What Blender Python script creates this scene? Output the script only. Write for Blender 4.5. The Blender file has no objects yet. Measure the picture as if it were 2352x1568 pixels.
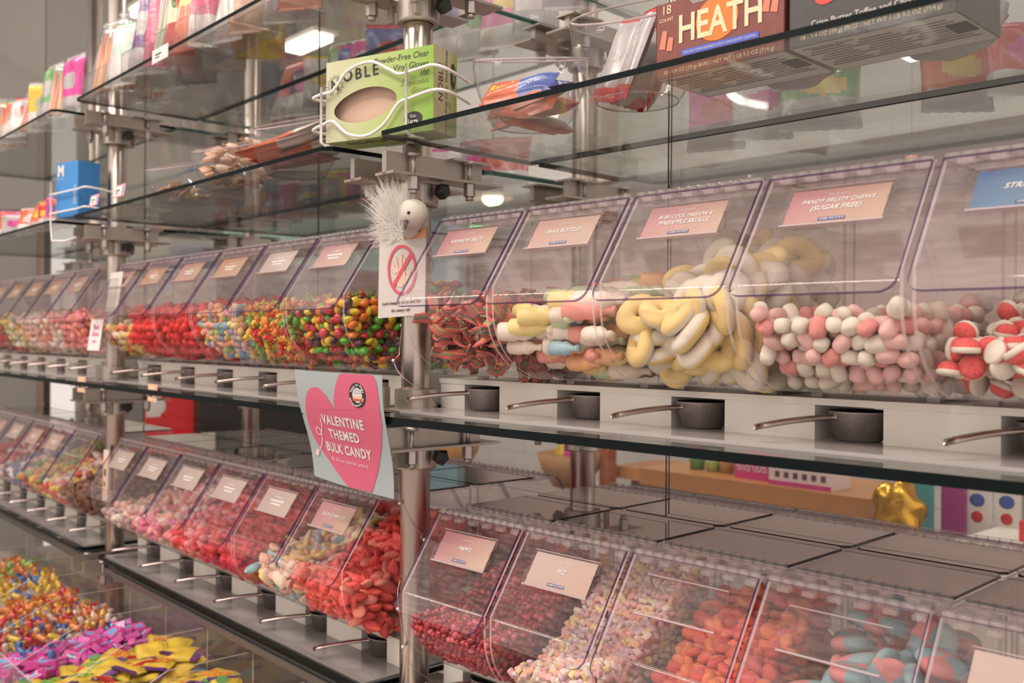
import bpy, math, random
from mathutils import Matrix, Vector
R = math.radians
S = bpy.context.scene
COL = S.collection
random.seed(7)
Z0 = 1.2                      # eye height above the floor; all z below are relative to eye height
# ------------------------------------------------------------------ camera
CAM = Vector((1.14597, -0.83342, 0.0))
CF = Vector((-0.74683012, 0.66500558, -0.00351299))
CR = Vector((0.66497689, 0.74683351, 0.00674108))
CU = Vector((-0.00710648, -0.00269839, 0.99997111))
FPX = 2221.35
cd = bpy.data.cameras.new('camera'); cam = bpy.data.objects.new('camera', cd); COL.objects.link(cam)
m = Matrix((CR, CU, -CF)).transposed().to_4x4(); m.translation = CAM + Vector((0, 0, Z0))
cam.matrix_world = m
cd.sensor_width = 36; cd.lens = FPX / 2352 * 36; cd.clip_start = .02; cd.clip_end = 60
cd.dof.use_dof = True; cd.dof.focus_distance = 1.15; cd.dof.aperture_fstop = 6.3
S.camera = cam
# ------------------------------------------------------------------ world, lights, exposure
w = bpy.data.worlds.new('world'); S.world = w; w.use_nodes = True
bg = w.node_tree.nodes['Background']; bg.inputs[0].default_value = (1.0, .875, .79, 1); bg.inputs[1].default_value = .90
S.view_settings.view_transform = 'Standard'; S.view_settings.look = 'None'
S.view_settings.exposure = 0.20; S.view_settings.gamma = 1.0
S.cycles.max_bounces = 7; S.cycles.diffuse_bounces = 2; S.cycles.glossy_bounces = 3
S.cycles.transmission_bounces = 3; S.cycles.transparent_max_bounces = 40
S.cycles.caustics_reflective = False; S.cycles.caustics_refractive = False
S.cycles.sample_clamp_indirect = 4.0; S.cycles.adaptive_threshold = .04
def area(x, y, z, sx, sy, e, col=(1, .9, .8), rx=0, ry=0, rz=0):
    l = bpy.data.lights.new('ceiling_lamp', 'AREA'); l.shape = 'RECTANGLE'; l.size = sx; l.size_y = sy
    l.energy = e; l.color = col
    o = bpy.data.objects.new('ceiling_lamp', l); COL.objects.link(o)
    o.location = (x, y, z + Z0); o.rotation_euler = (rx, ry, rz)
LAMPS = [(-.9, -1.5, 34), (.7, -1.6, 34), (-2.6, -1.5, 34), (.2, 1.1, 14), (-1.7, 1.2, 14), (-3.4, .9, 14), (1.8, -.4, 16)]
for lx, ly, e in LAMPS:
    area(lx, ly, 2.20, 1.3, .22, e)
# ------------------------------------------------------------------ sections of the shelving (straight runs between posts)
TH3 = 0.0486384
def TS(s):
    M = Matrix.Translation((0, 0, Z0))
    return M @ Matrix.Rotation(TH3, 4, 'Z') if s == 3 else M
def at(px, py, y=None, z=None, x=None):      # a point of the place seen at a photo position, at a stated depth
    d = CF + CR * ((px - 1176) / FPX) - CU * ((py - 784) / FPX)
    if y is not None: u = (y - CAM.y) / d.y
    elif z is not None: u = (z - CAM.z) / d.z
    else: u = (x - CAM.x) / d.x
    return CAM + d * u
# ------------------------------------------------------------------ materials
MATS = {}
def nodes(name):
    mt = bpy.data.materials.new(name); mt.use_nodes = True; nt = mt.node_tree
    for n in list(nt.nodes): nt.nodes.remove(n)
    out = nt.nodes.new('ShaderNodeOutputMaterial')
    return mt, nt, out
def mat(name, col=(.8, .8, .8), rough=.5, metal=0., spec=.5, noise=0., nscale=60., bump=0., bscale=300., sugar=0., emit=None, trans=0., coat=0.):
    if name in MATS: return MATS[name]
    mt, nt, out = nodes(name); L = nt.links.new
    b = nt.nodes.new('ShaderNodeBsdfPrincipled'); L(b.outputs[0], out.inputs[0])
    b.inputs['Base Color'].default_value = (*col, 1); b.inputs['Roughness'].default_value = rough
    b.inputs['Metallic'].default_value = metal; b.inputs['Specular IOR Level'].default_value = spec
    if coat: b.inputs['Coat Weight'].default_value = coat; b.inputs['Coat Roughness'].default_value = .08
    if trans: b.inputs['Subsurface Weight'].default_value = trans; b.inputs['Subsurface Radius'].default_value = (.012, .006, .004); b.inputs['Subsurface Scale'].default_value = 1.0
    if emit: b.inputs['Emission Color'].default_value = (*emit[0], 1); b.inputs['Emission Strength'].default_value = emit[1]
    if noise or bump or sugar:
        tc = nt.nodes.new('ShaderNodeTexCoord')
    cur = None
    if noise:
        n = nt.nodes.new('ShaderNodeTexNoise'); n.inputs['Scale'].default_value = nscale; L(tc.outputs['Object'], n.inputs['Vector'])
        mx = nt.nodes.new('ShaderNodeMix'); mx.data_type = 'RGBA'
        mx.inputs[6].default_value = (*[max(0, c * (1 - noise)) for c in col], 1)
        mx.inputs[7].default_value = (*[min(1, c * (1 + noise) + noise * .08) for c in col], 1)
        L(n.outputs['Fac'], mx.inputs[0]); L(mx.outputs[2], b.inputs['Base Color']); cur = mx.outputs[2]
    if sugar:
        n = nt.nodes.new('ShaderNodeTexNoise'); n.inputs['Scale'].default_value = 1400; n.inputs['Detail'].default_value = 1
        L(tc.outputs['Object'], n.inputs['Vector'])
        r = nt.nodes.new('ShaderNodeMapRange'); r.inputs[1].default_value = .5; r.inputs[2].default_value = .68; r.inputs[4].default_value = sugar
        L(n.outputs['Fac'], r.inputs[0])
        mx = nt.nodes.new('ShaderNodeMix'); mx.data_type = 'RGBA'
        if cur: L(cur, mx.inputs[6])
        else: mx.inputs[6].default_value = (*col, 1)
        mx.inputs[7].default_value = (.95, .85, .8, 1); L(r.outputs[0], mx.inputs[0]); L(mx.outputs[2], b.inputs['Base Color'])
    if bump:
        n = nt.nodes.new('ShaderNodeTexNoise'); n.inputs['Scale'].default_value = bscale; L(tc.outputs['Object'], n.inputs['Vector'])
        bp = nt.nodes.new('ShaderNodeBump'); bp.inputs['Strength'].default_value = bump; bp.inputs['Distance'].default_value = .002
        L(n.outputs['Fac'], bp.inputs['Height']); L(bp.outputs[0], b.inputs['Normal'])
    MATS[name] = mt; return mt
def clear(name, tint=(1, 1, 1), haze=.0, hazecol=(.9, .8, .8), refl=1.0, rough=.04, scratch=0., base=0.):
    if name in MATS: return MATS[name]
    mt, nt, out = nodes(name); L = nt.links.new
    tr = nt.nodes.new('ShaderNodeBsdfTransparent'); tr.inputs[0].default_value = (*tint, 1)
    gl = nt.nodes.new('ShaderNodeBsdfGlossy'); gl.inputs['Roughness'].default_value = rough
    df = nt.nodes.new('ShaderNodeBsdfDiffuse'); df.inputs[0].default_value = (*hazecol, 1)
    m1 = nt.nodes.new('ShaderNodeMixShader'); m1.inputs[0].default_value = haze; L(tr.outputs[0], m1.inputs[1]); L(df.outputs[0], m1.inputs[2])
    if scratch:
        tc = nt.nodes.new('ShaderNodeTexCoord'); n = nt.nodes.new('ShaderNodeTexNoise'); n.inputs['Scale'].default_value = 35; n.inputs['Detail'].default_value = 8
        mp = nt.nodes.new('ShaderNodeMapping'); mp.inputs['Scale'].default_value = (1, 6, 1)
        L(tc.outputs['Object'], mp.inputs[0]); L(mp.outputs[0], n.inputs['Vector'])
        r = nt.nodes.new('ShaderNodeMapRange'); r.inputs[1].default_value = .45; r.inputs[2].default_value = .8; r.inputs[3].default_value = haze * .7; r.inputs[4].default_value = haze + scratch
        L(n.outputs['Fac'], r.inputs[0]); L(r.outputs[0], m1.inputs[0])
    fr = nt.nodes.new('ShaderNodeLayerWeight'); fr.inputs[0].default_value = .5
    pw = nt.nodes.new('ShaderNodeMath'); pw.operation = 'POWER'; pw.inputs[1].default_value = 4.5; L(fr.outputs['Facing'], pw.inputs[0])
    mu = nt.nodes.new('ShaderNodeMath'); mu.operation = 'MULTIPLY_ADD'; mu.use_clamp = True
    mu.inputs[1].default_value = .85 * refl; mu.inputs[2].default_value = .04 * refl + base
    L(pw.outputs[0], mu.inputs[0])
    m2 = nt.nodes.new('ShaderNodeMixShader'); L(mu.outputs[0], m2.inputs[0]); L(m1.outputs[0], m2.inputs[1]); L(gl.outputs[0], m2.inputs[2])
    L(m2.outputs[0], out.inputs[0]); MATS[name] = mt; return mt
ACR = clear('bin_acrylic', (.996, .990, .990), .005, (.9, .78, .76), .5, .05)
LIDM = clear('scratched_lid_acrylic', (.992, .980, .982), .018, (.95, .78, .75), .7, .06, scratch=.045)
PET = clear('clear_plastic', (.985, .98, .98), .03, (.9, .85, .85), 1.0, .05)
FILM = clear('clear_film', (.97, .96, .96), .12, (.85, .8, .8), 1.3, .12)
GLS = clear('shelf_glass', (.95, .975, .965), .02, (.75, .75, .72), .9, .01)
VGL = clear('divider_glass', (.97, .97, .97), .006, (.8, .75, .7), .5, .01, base=.08); VGL2 = clear('lower_divider_glass', (.98, .98, .98), .004, (.8, .75, .7), .25, .01)
GEDGE = mat('dark_glass_edge', (.004, .008, .009), .3, spec=.10)
GEDGE2 = mat('green_glass_edge', (.01, .12, .09), .1, spec=.8)
PEDGE = clear('purple_acrylic_edge', (.42, .33, .52), .35, (.16, .10, .24), .6, .1)
CEDGE = clear('pale_acrylic_edge', (.88, .83, .85), .46, (.72, .61, .62), 1.0, .1)
DEDGE = mat('dark_acrylic_edge', (.02, .012, .018), .2)
STEEL = mat('brushed_steel', (.55, .47, .43), .28, 1.0, bump=.12, bscale=40)
ALU = mat('satin_aluminium', (.50, .44, .39), .38, .85, noise=.06)
DARKP = mat('black_plastic', (.02, .02, .02), .4)
WHITE = mat('white_laminate', (.83, .78, .71), .45, noise=.02, nscale=8)
WIRE = mat('white_coated_wire', (.85, .8, .78), .35)
CAST = mat('cast_aluminium', (.34, .30, .29), .42, .9, noise=.15, nscale=200, bump=.2, bscale=600)
# ------------------------------------------------------------------ mesh builder
class MB:
    def __init__(s): s.v = []; s.f = []; s.m = []; s.sm = []
    def add(s, vs, fs, mi=0, smooth=False, M=None):
        b = len(s.v)
        if M is not None: vs = [tuple(M @ Vector(v)) for v in vs]
        s.v += [tuple(v) for v in vs]
        for k, f in enumerate(fs):
            s.f.append([b + i for i in f]); s.m.append(mi[k] if isinstance(mi, (list, tuple)) else mi); s.sm.append(smooth)
        return s
    def box(s, a, b, mi=0, M=None):
        x0, y0, z0 = a; x1, y1, z1 = b
        vs = [(x0, y0, z0), (x1, y0, z0), (x1, y1, z0), (x0, y1, z0), (x0, y0, z1), (x1, y0, z1), (x1, y1, z1), (x0, y1, z1)]
        return s.add(vs, [(3, 2, 1, 0), (4, 5, 6, 7), (0, 1, 5, 4), (1, 2, 6, 5), (2, 3, 7, 6), (3, 0, 4, 7)], mi, False, M)
    def prism(s, pts, h0, h1, ax='z', mi=0, me=None, M=None):     # polygon extruded along ax; me = rim material
        n = len(pts); me = mi if me is None else me
        g = {'z': lambda p, h: (p[0], p[1], h), 'x': lambda p, h: (h, p[0], p[1]), 'y': lambda p, h: (p[0], h, p[1])}[ax]
        vs = [g(p, h0) for p in pts] + [g(p, h1) for p in pts]
        fs = [tuple(range(n))[::-1], tuple(range(n, 2 * n))] + [(i, (i + 1) % n, n + (i + 1) % n, n + i) for i in range(n)]
        return s.add(vs, fs, [mi, mi] + [me] * n, False, M)
    def lathe(s, prof, n=24, mi=0, M=None, cap=False, fn=None, smooth=True):
        vs = []; fs = []
        for r, z in prof:
            for k in range(n):
                a = 2 * math.pi * k / n; v = (r * math.cos(a), r * math.sin(a), z); vs.append(fn(v, a) if fn else v)
        for i in range(len(prof) - 1):
            for k in range(n):
                fs.append((i * n + k, i * n + (k + 1) % n, (i + 1) * n + (k + 1) % n, (i + 1) * n + k))
        if cap: fs += [tuple(range(n))[::-1], tuple(range((len(prof) - 1) * n, len(prof) * n))]
        return s.add(vs, fs, mi, smooth, M)
    def cyl(s, a, b, r, n=12, mi=0, r2=None, M=None, smooth=True):
        a = Vector(a); b = Vector(b); d = b - a; q = Vector((0, 0, 1)).rotation_difference(d.normalized()).to_matrix().to_4x4()
        T = Matrix.Translation(a) @ q
        if M is not None: T = M @ T
        return s.lathe([(r, 0), (r if r2 is None else r2, d.length)], n, mi, T, True, None, smooth)
    def tube(s, pts, r, n=8, mi=0, M=None):
        pts = [Vector(p) for p in pts]; vs = []; fs = []; up = Vector((0, 0, 1))
        for i, p in enumerate(pts):
            t = (pts[min(i + 1, len(pts) - 1)] - pts[max(i - 1, 0)]).normalized()
            a = t.cross(up); a = a.normalized() if a.length > .05 else t.cross(Vector((1, 0, 0))).normalized(); b = a.cross(t)
            for k in range(n):
                an = 2 * math.pi * k / n; vs.append(p + (a * math.cos(an) + b * math.sin(an)) * r)
        for i in range(len(pts) - 1):
            for k in range(n): fs.append((i * n + k, i * n + (k + 1) % n, (i + 1) * n + (k + 1) % n, (i + 1) * n + k))
        fs += [tuple(range(n)), tuple(range((len(pts) - 1) * n, len(pts) * n))[::-1]]
        return s.add(vs, fs, mi, True, M)
    def ball(s, c, r, nu=14, nv=8, mi=0, M=None, pw=None):
        if not hasattr(r, '__len__'): r = (r, r, r)
        vs = [(c[0], c[1], c[2] - r[2])]; fs = []
        def e(x): return math.copysign(abs(x) ** (pw or 1), x)
        for j in range(1, nv):
            ph = -math.pi / 2 + math.pi * j / nv
            for i in range(nu):
                th = 2 * math.pi * i / nu
                vs.append((c[0] + r[0] * e(math.cos(ph)) * e(math.cos(th)), c[1] + r[1] * e(math.cos(ph)) * e(math.sin(th)), c[2] + r[2] * e(math.sin(ph))))
        vs.append((c[0], c[1], c[2] + r[2])); T = len(vs) - 1
        for i in range(nu): fs.append((0, 1 + (i + 1) % nu, 1 + i)); fs.append((T, T - nu + i, T - nu + (i + 1) % nu))
        for j in range(nv - 2):
            for i in range(nu): fs.append((1 + j * nu + i, 1 + j * nu + (i + 1) % nu, 1 + (j + 1) * nu + (i + 1) % nu, 1 + (j + 1) * nu + i))
        return s.add(vs, fs, mi, True, M)
    def merge(s, me, mi=0, M=None):
        vs = [v.co for v in me.vertices]; fs = [tuple(p.vertices) for p in me.polygons]
        return s.add(vs, fs, mi, False, M)
    def mesh(s, name, mats):
        me = bpy.data.meshes.new(name); me.from_pydata(s.v, [], s.f)
        for k in (mats if isinstance(mats, (list, tuple)) else [mats]): me.materials.append(k)
        me.polygons.foreach_set('material_index', s.m); me.polygons.foreach_set('use_smooth', s.sm); me.update(); return me
def link(name, me, parent=None):
    o = bpy.data.objects.new(name, me); COL.objects.link(o)
    if parent: o.parent = parent
    return o
def tag(o, label=None, cat=None, group=None, kind=None):
    if label: o['label'] = label
    if cat: o['category'] = cat
    if group: o['group'] = group
    if kind: o['kind'] = kind
    return o
def thing(name, label, cat, s=2, x=0, y=0, z=0, rz=0, group=None, M=None):
    o = bpy.data.objects.new(name, None); COL.objects.link(o); o.empty_display_size = .02
    o.matrix_world = TS(s) @ Matrix.Translation((x, y, z)) @ Matrix.Rotation(rz, 4, 'Z') @ (M or Matrix())
    return tag(o, label, cat, group)
def part(name, mb, mats, parent, label=None):
    o = link(name, mb.mesh(name, mats) if isinstance(mb, MB) else mb, parent)
    if label: o['label'] = label
    return o
def solo(name, mb, mats, label, cat, s=2, x=0, y=0, z=0, rz=0, group=None, M=None, kind=None):
    o = link(name, mb.mesh(name, mats) if isinstance(mb, MB) else mb)
    o.matrix_world = TS(s) @ Matrix.Translation((x, y, z)) @ Matrix.Rotation(rz, 4, 'Z') @ (M or Matrix())
    return tag(o, label, cat, group, kind)
def dup(root, label=None, group=None, drop=()):
    r = root.copy(); COL.objects.link(r)
    for k, v in (('label', label), ('group', group)):
        if v: r[k] = v
    for ch in root.children:
        if ch.name.split('.')[0] in drop: continue
        c = ch.copy(); COL.objects.link(c); c.parent = r; c.matrix_parent_inverse = ch.matrix_parent_inverse
        for g in ch.children:
            if g.name.split('.')[0] in drop: continue
            d = g.copy(); COL.objects.link(d); d.parent = c
    return r
_tc = {}
def text(body, size, M, mb, mi, shear=0., align='CENTER', sp=1., bold=0.0, depth=0.):
    key = (body, shear, align, sp, bold)
    if key not in _tc:
        cu = bpy.data.curves.new('t', 'FONT'); cu.body = body; cu.size = 1; cu.shear = shear; cu.align_x = align; cu.space_character = sp; cu.offset = bold
        cu.resolution_u = 3; cu.align_y = 'CENTER'
        ob = bpy.data.objects.new('t', cu); COL.objects.link(ob)
        dg = bpy.context.evaluated_depsgraph_get(); dg.update()
        me = bpy.data.meshes.new_from_object(ob.evaluated_get(dg))
        _tc[key] = ([tuple(v.co) for v in me.vertices], [tuple(p.vertices) for p in me.polygons])
        bpy.data.objects.remove(ob); bpy.data.meshes.remove(me)
    vs, fs = _tc[key]
    mb.add(vs, fs, mi, False, M @ Matrix.Diagonal((size, size, 1, 1)))
def frame(o, xdir, ydir):       # matrix whose local x,y lie along the given directions
    X = Vector(xdir).normalized(); Y = (Vector(ydir) - X * Vector(ydir).dot(X)).normalized(); Zv = X.cross(Y)
    Mx = Matrix((X, Y, Zv)).transposed().to_4x4(); Mx.translation = Vector(o); return Mx
RX = lambda a: Matrix.Rotation(a, 4, 'X')
RY = lambda a: Matrix.Rotation(a, 4, 'Y')
RZ = lambda a: Matrix.Rotation(a, 4, 'Z')
TR = lambda *a: Matrix.Translation(a)
UPF = RX(R(90))                 # xy plane stood up, facing -y
INK = mat('dark_print', (.03, .025, .03), .5); WINK = mat('white_print', (.72, .68, .65), .5)

# ================================================================== SHELVING
ZT2, ZT1, ZM, ZB = .530, .265, -.115, -.515
post_pos = {'middle': (2, 0, 0), 'left': (2, -1.22, 0), 'far left': (2, -2.44, 0), 'right': (3, 1.27, 0)}
def post_mesh():
    mb = MB(); mb.lathe([(.0215, -1.2), (.0215, 1.35)], 28, 0, None, True)
    for z in (-.345, .08): mb.lathe([(.0217, z - .0006), (.0219, z), (.0217, z + .0006)], 28, 1)
    mb.lathe([(.045, -1.2), (.045, -1.19), (.024, -1.18)], 28, 0, None, True); return mb.mesh('post', [STEEL, mat('joint_line', (.2, .16, .15), .5)])
PM = post_mesh()
for nm, (s_, x, y) in post_pos.items():
    for yy, side in ((0, 'front'), (.35, 'rear')):
        if nm == 'right' and side == 'front': continue
        solo('steel_post', PM, None, f'round brushed steel {side} post at the {nm} joint of the shelving', 'post', s_, x, yy, 0, 0, 'round steel posts')
def bracket_mbs(below=True, arms=(1, 1), flip=1):
    ps = []
    c = MB(); c.lathe([(.0225, -.075), (.030, -.075), (.031, -.072), (.031, -.045), (.030, -.042), (.0225, -.042)], 40, smooth=False)
    c.box((-.034, -.03, -.072), (-.028, -.022, -.046)); c.box((.028, -.03, -.072), (.036, -.02, -.046)); ps.append(('collar', c, ALU))
    for sx, on in ((-1, arms[0]), (1, arms[1])):
        if not on: continue
        a = MB(); x0 = sx * .040
        a.box((x0 - .005, -.085, -.042), (x0 + .005, .085, -.010))                # web
        a.box((x0 - .022, -.085, -.042), (x0 + .022, .11, -.0385))                # lower plate
        a.box((x0 - .02, .02, -.012), (x0 + .02, .09, -.009))
        a.box((min(0, x0), -.015, -.046), (max(0, x0), .015, -.020))
        ps.append(('support_arm', a, ALU))
        for yy in (-.045, .055):
            b = MB(); xx = x0 + sx * .013
            b.cyl((xx, yy, -.0385), (xx, yy, -.012), .0035, 10); b.cyl((xx, yy, -.014), (xx, yy, -.0095), .009, 14)
            b.cyl((xx, yy, -.060), (xx, yy, -.0425), .0085, 6, smooth=False); b.cyl((xx, yy, -.066), (xx, yy, -.060), .006, 10)
            ps.append(('clamp_bolt', b, mat('bolt_steel', (.5, .44, .42), .4, .8)))
    k = MB(); k.lathe([(.004, 0), (.011, .004), (.012, .016), (.008, .02)], 5, 0, Matrix.Translation((.034, .012, -.056)) @ RY(R(90)), True, None, False)
    ps.append(('lever_knob', k, DARKP)); return ps
BP = [(n, mb.mesh(n, mt)) for n, mb, mt in bracket_mbs()]
LV = {'top': ZT2, 'third': ZT1, 'middle': ZM, 'lower': ZB}
for nm, (s_, x, y) in post_pos.items():
    for yy, side in ((0, 'front'), (.35, 'rear')):
        for lv, z in LV.items():
            if nm == 'right' or (nm == 'far left' and side == 'front'): continue
            t = thing('shelf_bracket', f'metal clamp bracket under the {lv} glass shelf on the {side} {nm} post', 'bracket', s_, x, yy, z, 0 if side == 'front' else math.pi, 'clamp brackets on the posts')
            for n, me in BP: part(n, me, None, t)
            if lv in ('middle',) and side == 'front':
                c = MB(); c.lathe([(.0225, .009), (.031, .009), (.031, .04), (.0225, .04)], 40, smooth=False); c.box((-.045, -.045, .008), (.03, .02, .011)); c.box((-.038, -.034, .012), (-.031, -.024, .042)); part('upper_collar', c, ALU, t)
def glass_shelf(s_, x0, x1, y0, y1, z, label, th=.0085, edge=GEDGE, back=None):
    mb = MB(); fs = [0, 0, 1, 1, 1, 1]; c = .012
    pts = [(x0 + c, y0), (x1 - c, y0), (x1, y0 + c), (x1, y1), (x0, y1), (x0, y0 + c)]
    mb.prism(pts, z, z + th, 'z', 0, 1)
    return solo('glass_shelf', mb, [GLS, edge], label, 'shelf', s_, group='glass shelves')
for s_, x0, x1, nm in ((3, .03, 1.24, 'right'), (2, -1.19, -.055, 'centre'), (2, -2.41, -1.25, 'left')):
    for lv, z in LV.items():
        a, b = x0, x1
        yf = {'top': -.115, 'third': -.12, 'middle': -.10, 'lower': -.052}[lv]
        if s_ == 3: a = {'top': .09, 'third': .062, 'middle': .029, 'lower': .03}[lv]; yf -= .01 if lv == 'middle' else 0
        if s_ == 2 and nm == 'centre' and lv != 'lower': a = -1.16
        if nm == 'left': b = -1.29; yf -= .01
        if s_ == 2 and lv == 'middle': b = -.06
        glass_shelf(s_, a, b, yf, .172, z - (0 if lv != 'lower' else .006), f'clear glass shelf with a dark edge, {lv} level of the {nm} bay, front side', th=.0100 if lv == 'middle' else .0085 if lv == 'lower' else .0066)
        if lv != 'lower': glass_shelf(s_, a, b, .178, .47, z, f'clear glass shelf with a green edge, {lv} level of the {nm} bay, rear side', edge=GEDGE2 if lv in ('top',) or nm != 'right' else GEDGE)
# vertical glass dividers with dark seams
for k, (x0, x1) in enumerate(((-1.5005, -.5790), (-.5780, .3235), (.3245, 1.25), (-2.4, -1.5015))):
    mb = MB(); mb.box((x0, .1735, -.235), (x1, .1765, -.10), [1, 1, 2, 1, 2, 1]); mb.box((x0, .1735, -.10), (x1, .1765, 1.2), [1, 1, 0, 1, 0, 1])
    solo('glass_divider', mb, [VGL, mat('dark_seam', (.03, .025, .02), .4), VGL2], f'upright glass pane standing between front and rear shelves, pane {["left of centre", "of the centre", "furthest right", "furthest left"][k]}', 'glass pane', 3 if k == 2 else 2, group='upright glass panes')
# ================================================================== RISERS
def riser(s_, x0, x1, blocks, z, label):
    t = thing('shelf_riser', label, 'riser', s_, x0, .03, z)
    b = MB(); b.box((0, 0, .0385), (x1 - x0, .14, .0455)); part('top_board', b, WHITE, t)
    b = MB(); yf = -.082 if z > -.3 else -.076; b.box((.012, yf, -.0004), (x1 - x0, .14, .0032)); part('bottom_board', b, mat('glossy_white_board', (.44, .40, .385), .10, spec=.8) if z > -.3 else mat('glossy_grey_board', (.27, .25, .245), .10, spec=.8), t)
    for a, c in blocks:
        k = MB(); k.box((max(a - x0, 0), .001, .0032), (c - x0, .139, .0384)); part('support_block', k, WHITE, t)
blk3 = [(.02, .072)] + [(.144 + .1805 * k, .252 + .1805 * k) for k in range(6)]
blk2 = [(-1.155, -1.10)] + [(-1.02 + .181 * k, -.912 + .181 * k) for k in range(5)] + [(-.115, -.06)]
zt = {'middle': ZM + .0102, 'lower': ZB + .0027}
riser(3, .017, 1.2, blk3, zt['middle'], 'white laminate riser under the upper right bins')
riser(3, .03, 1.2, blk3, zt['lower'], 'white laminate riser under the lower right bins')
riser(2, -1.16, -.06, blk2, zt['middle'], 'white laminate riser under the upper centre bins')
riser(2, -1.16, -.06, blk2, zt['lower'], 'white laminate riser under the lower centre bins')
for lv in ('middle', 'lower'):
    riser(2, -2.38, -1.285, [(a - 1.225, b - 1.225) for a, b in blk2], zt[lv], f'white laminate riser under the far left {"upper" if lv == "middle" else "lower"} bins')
# ================================================================== BINS
BH, HY, LY = .2145, -.01, -.09
def prof(n=14):
    p = [(HY, BH), (-.0755, .117)]
    for k in range(n + 1):
        a = R(180) + R(90) * k / n; p.append((.03 + .1055 * math.cos(a), .09 + .09 * math.sin(a)))
    return p + [(.168, 0), (.168, BH)]
PR = prof()
def yfront(z):
    return -.0755 if z > .09 else .03 - .1055 * math.sqrt(max(0, 1 - ((.09 - z) / .09) ** 2))
def hinge_mb(w, y, z):
    h = MB(); n = 12; L = w / n
    for k in range(n):
        h.cyl((-w / 2 + k * L + .0004, y, z), (-w / 2 + (k + 1) * L - .0004, y, z), .0042, 10, 0)
        if k % 2: h.box((-w / 2 + k * L + .0004, y - .010, z - .0085), (-w / 2 + (k + 1) * L - .0004, y - .003, z - .0035))
    return h
def bin_meshes(w):
    d = {}; h = w / 2; t = .0032
    b = MB()
    for sx in (-1, 1):
        x = sx * (h - t); b.prism(PR, min(x, sx * h), max(x, sx * h), 'x', 0, 1)
    fr = [(y, z) for y, z in PR[1:-2]]                      # curved front and floor
    fr = fr + [(.166, 0)]
    inn = [(y + t * (.9 if k < 8 else .3), z + (t if k > 6 else 0)) for k, (y, z) in enumerate(fr)]
    n = len(fr)
    vs = [(-h + t, y, z) for y, z in fr] + [(h - t, y, z) for y, z in fr] + [(-h + t, y, z) for y, z in inn] + [(h - t, y, z) for y, z in inn]
    fs = []; mi = []
    for k in range(n - 1):
        fs += [(k, k + 1, n + k + 1, n + k)]; mi += [0]
    for k in range(2): fs += [(2 * n + k, 3 * n + k, 3 * n + k + 1, 2 * n + k + 1)]; mi += [0]
    fs.append((0, n, 3 * n, 2 * n)); mi.append(1)
    b.add(vs, fs, mi, True)
    b.box((-h + t, .1645, .0), (h - t, .168, BH - .001), [1, 1, 0, 1, 0, 1])
    b.box((-h + t, .045, .0002), (h - t, .047, .05), [1, 1, 0, 1, 0, 1])
    d['tub'] = (b.mesh('tub', [ACR, CEDGE]))
    # sloping lid, rounded lower corners
    L = math.hypot(HY - LY, BH - .094); ang = math.atan2(BH - .094, HY - LY)
    r = .014; pts = [(-h + .001, 0), (-h + .001, -L + r)]
    for k in range(1, 6): a = R(180 + 90 * k / 5); pts.append((-h + .001 + r + r * math.cos(a), -L + r + r * math.sin(a)))
    for k in range(0, 6): a = R(270 + 90 * k / 5); pts.append((h - .001 - r + r * math.cos(a), -L + r + r * math.sin(a)))
    pts += [(h - .001, 0)]
    ld = MB(); ld.prism(pts, 0, .0034, 'z', 0, 1)
    d['lid_off'] = (ang, L)
    d['lid'] = ld.mesh('lid', [LIDM, PEDGE])
    d['hinge'] = hinge_mb(w - .002, 0, 0).mesh('hinge', clear('hinge_acrylic', (.96, .93, .94), .16, (.9, .8, .78), .7, .15))
    s_ = MB(); s_.box((-h, HY + .003, BH - .001), (h, .04, BH + .003), [0, 0, 1, 1, 1, 1]); d['top_strip'] = s_.mesh('top_strip', [ACR, CEDGE])
    rl = MB(); rr = .008; p2 = [(-h + .001, .045), (-h + .001, .172)] + [(h - .001, .172), (h - .001, .045)]
    p2 = [(-h + .001, .045), (h - .001, .045), (h - .001, .172 - rr), (h - .001 - rr, .172), (-h + .001 + rr, .172), (-h + .001, .172 - rr)]
    rl.prism(p2, BH + .003, BH + .0062, 'z', 0, 1); d['refill_lid'] = rl.mesh('refill_lid', [clear('top_lid_pink_reflection', (.95, .91, .91), .26, (.78, .60, .57), 1.5, .015, base=.10), DEDGE])  # clear acrylic; its pink haze colour paints in the reflection seen on the lid tops
    f = MB(); f.box((-.006, -.006, -.0065), (.006, .006, 0)); d['foot'] = f.mesh('foot', CEDGE)
    # pocket for the name card, in lid space (x across, y up the slope, z out)
    q = MB(); a, b2 = -.048, .055; y0, y1 = -.066, -.022
    if w > .17: a, b2 = -.05, .055
    pk = [(a, y1), (a - .004, y1 - .012), (a + .004, y1 - .02), (a - .004, y1 - .028), (a, y0), (b2, y0), (b2 + .004, y1 - .028), (b2 - .005, y1 - .02), (b2 + .004, y1 - .012), (b2, y1)]
    q.prism([p for p in pk][::-1], .0058, .0068, 'z', 0, 1); q.box((a, y0 - .002, .0034), (b2, y0, .0075), 1)
    q.box((a, y1, .0034), (b2, y1 + .0012, .006), 1)
    d['card_pocket'] = q.mesh('card_pocket', [ACR, CEDGE])
    return d
BM = {w_: bin_meshes(w_) for w_ in (.165, .175)}
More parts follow.
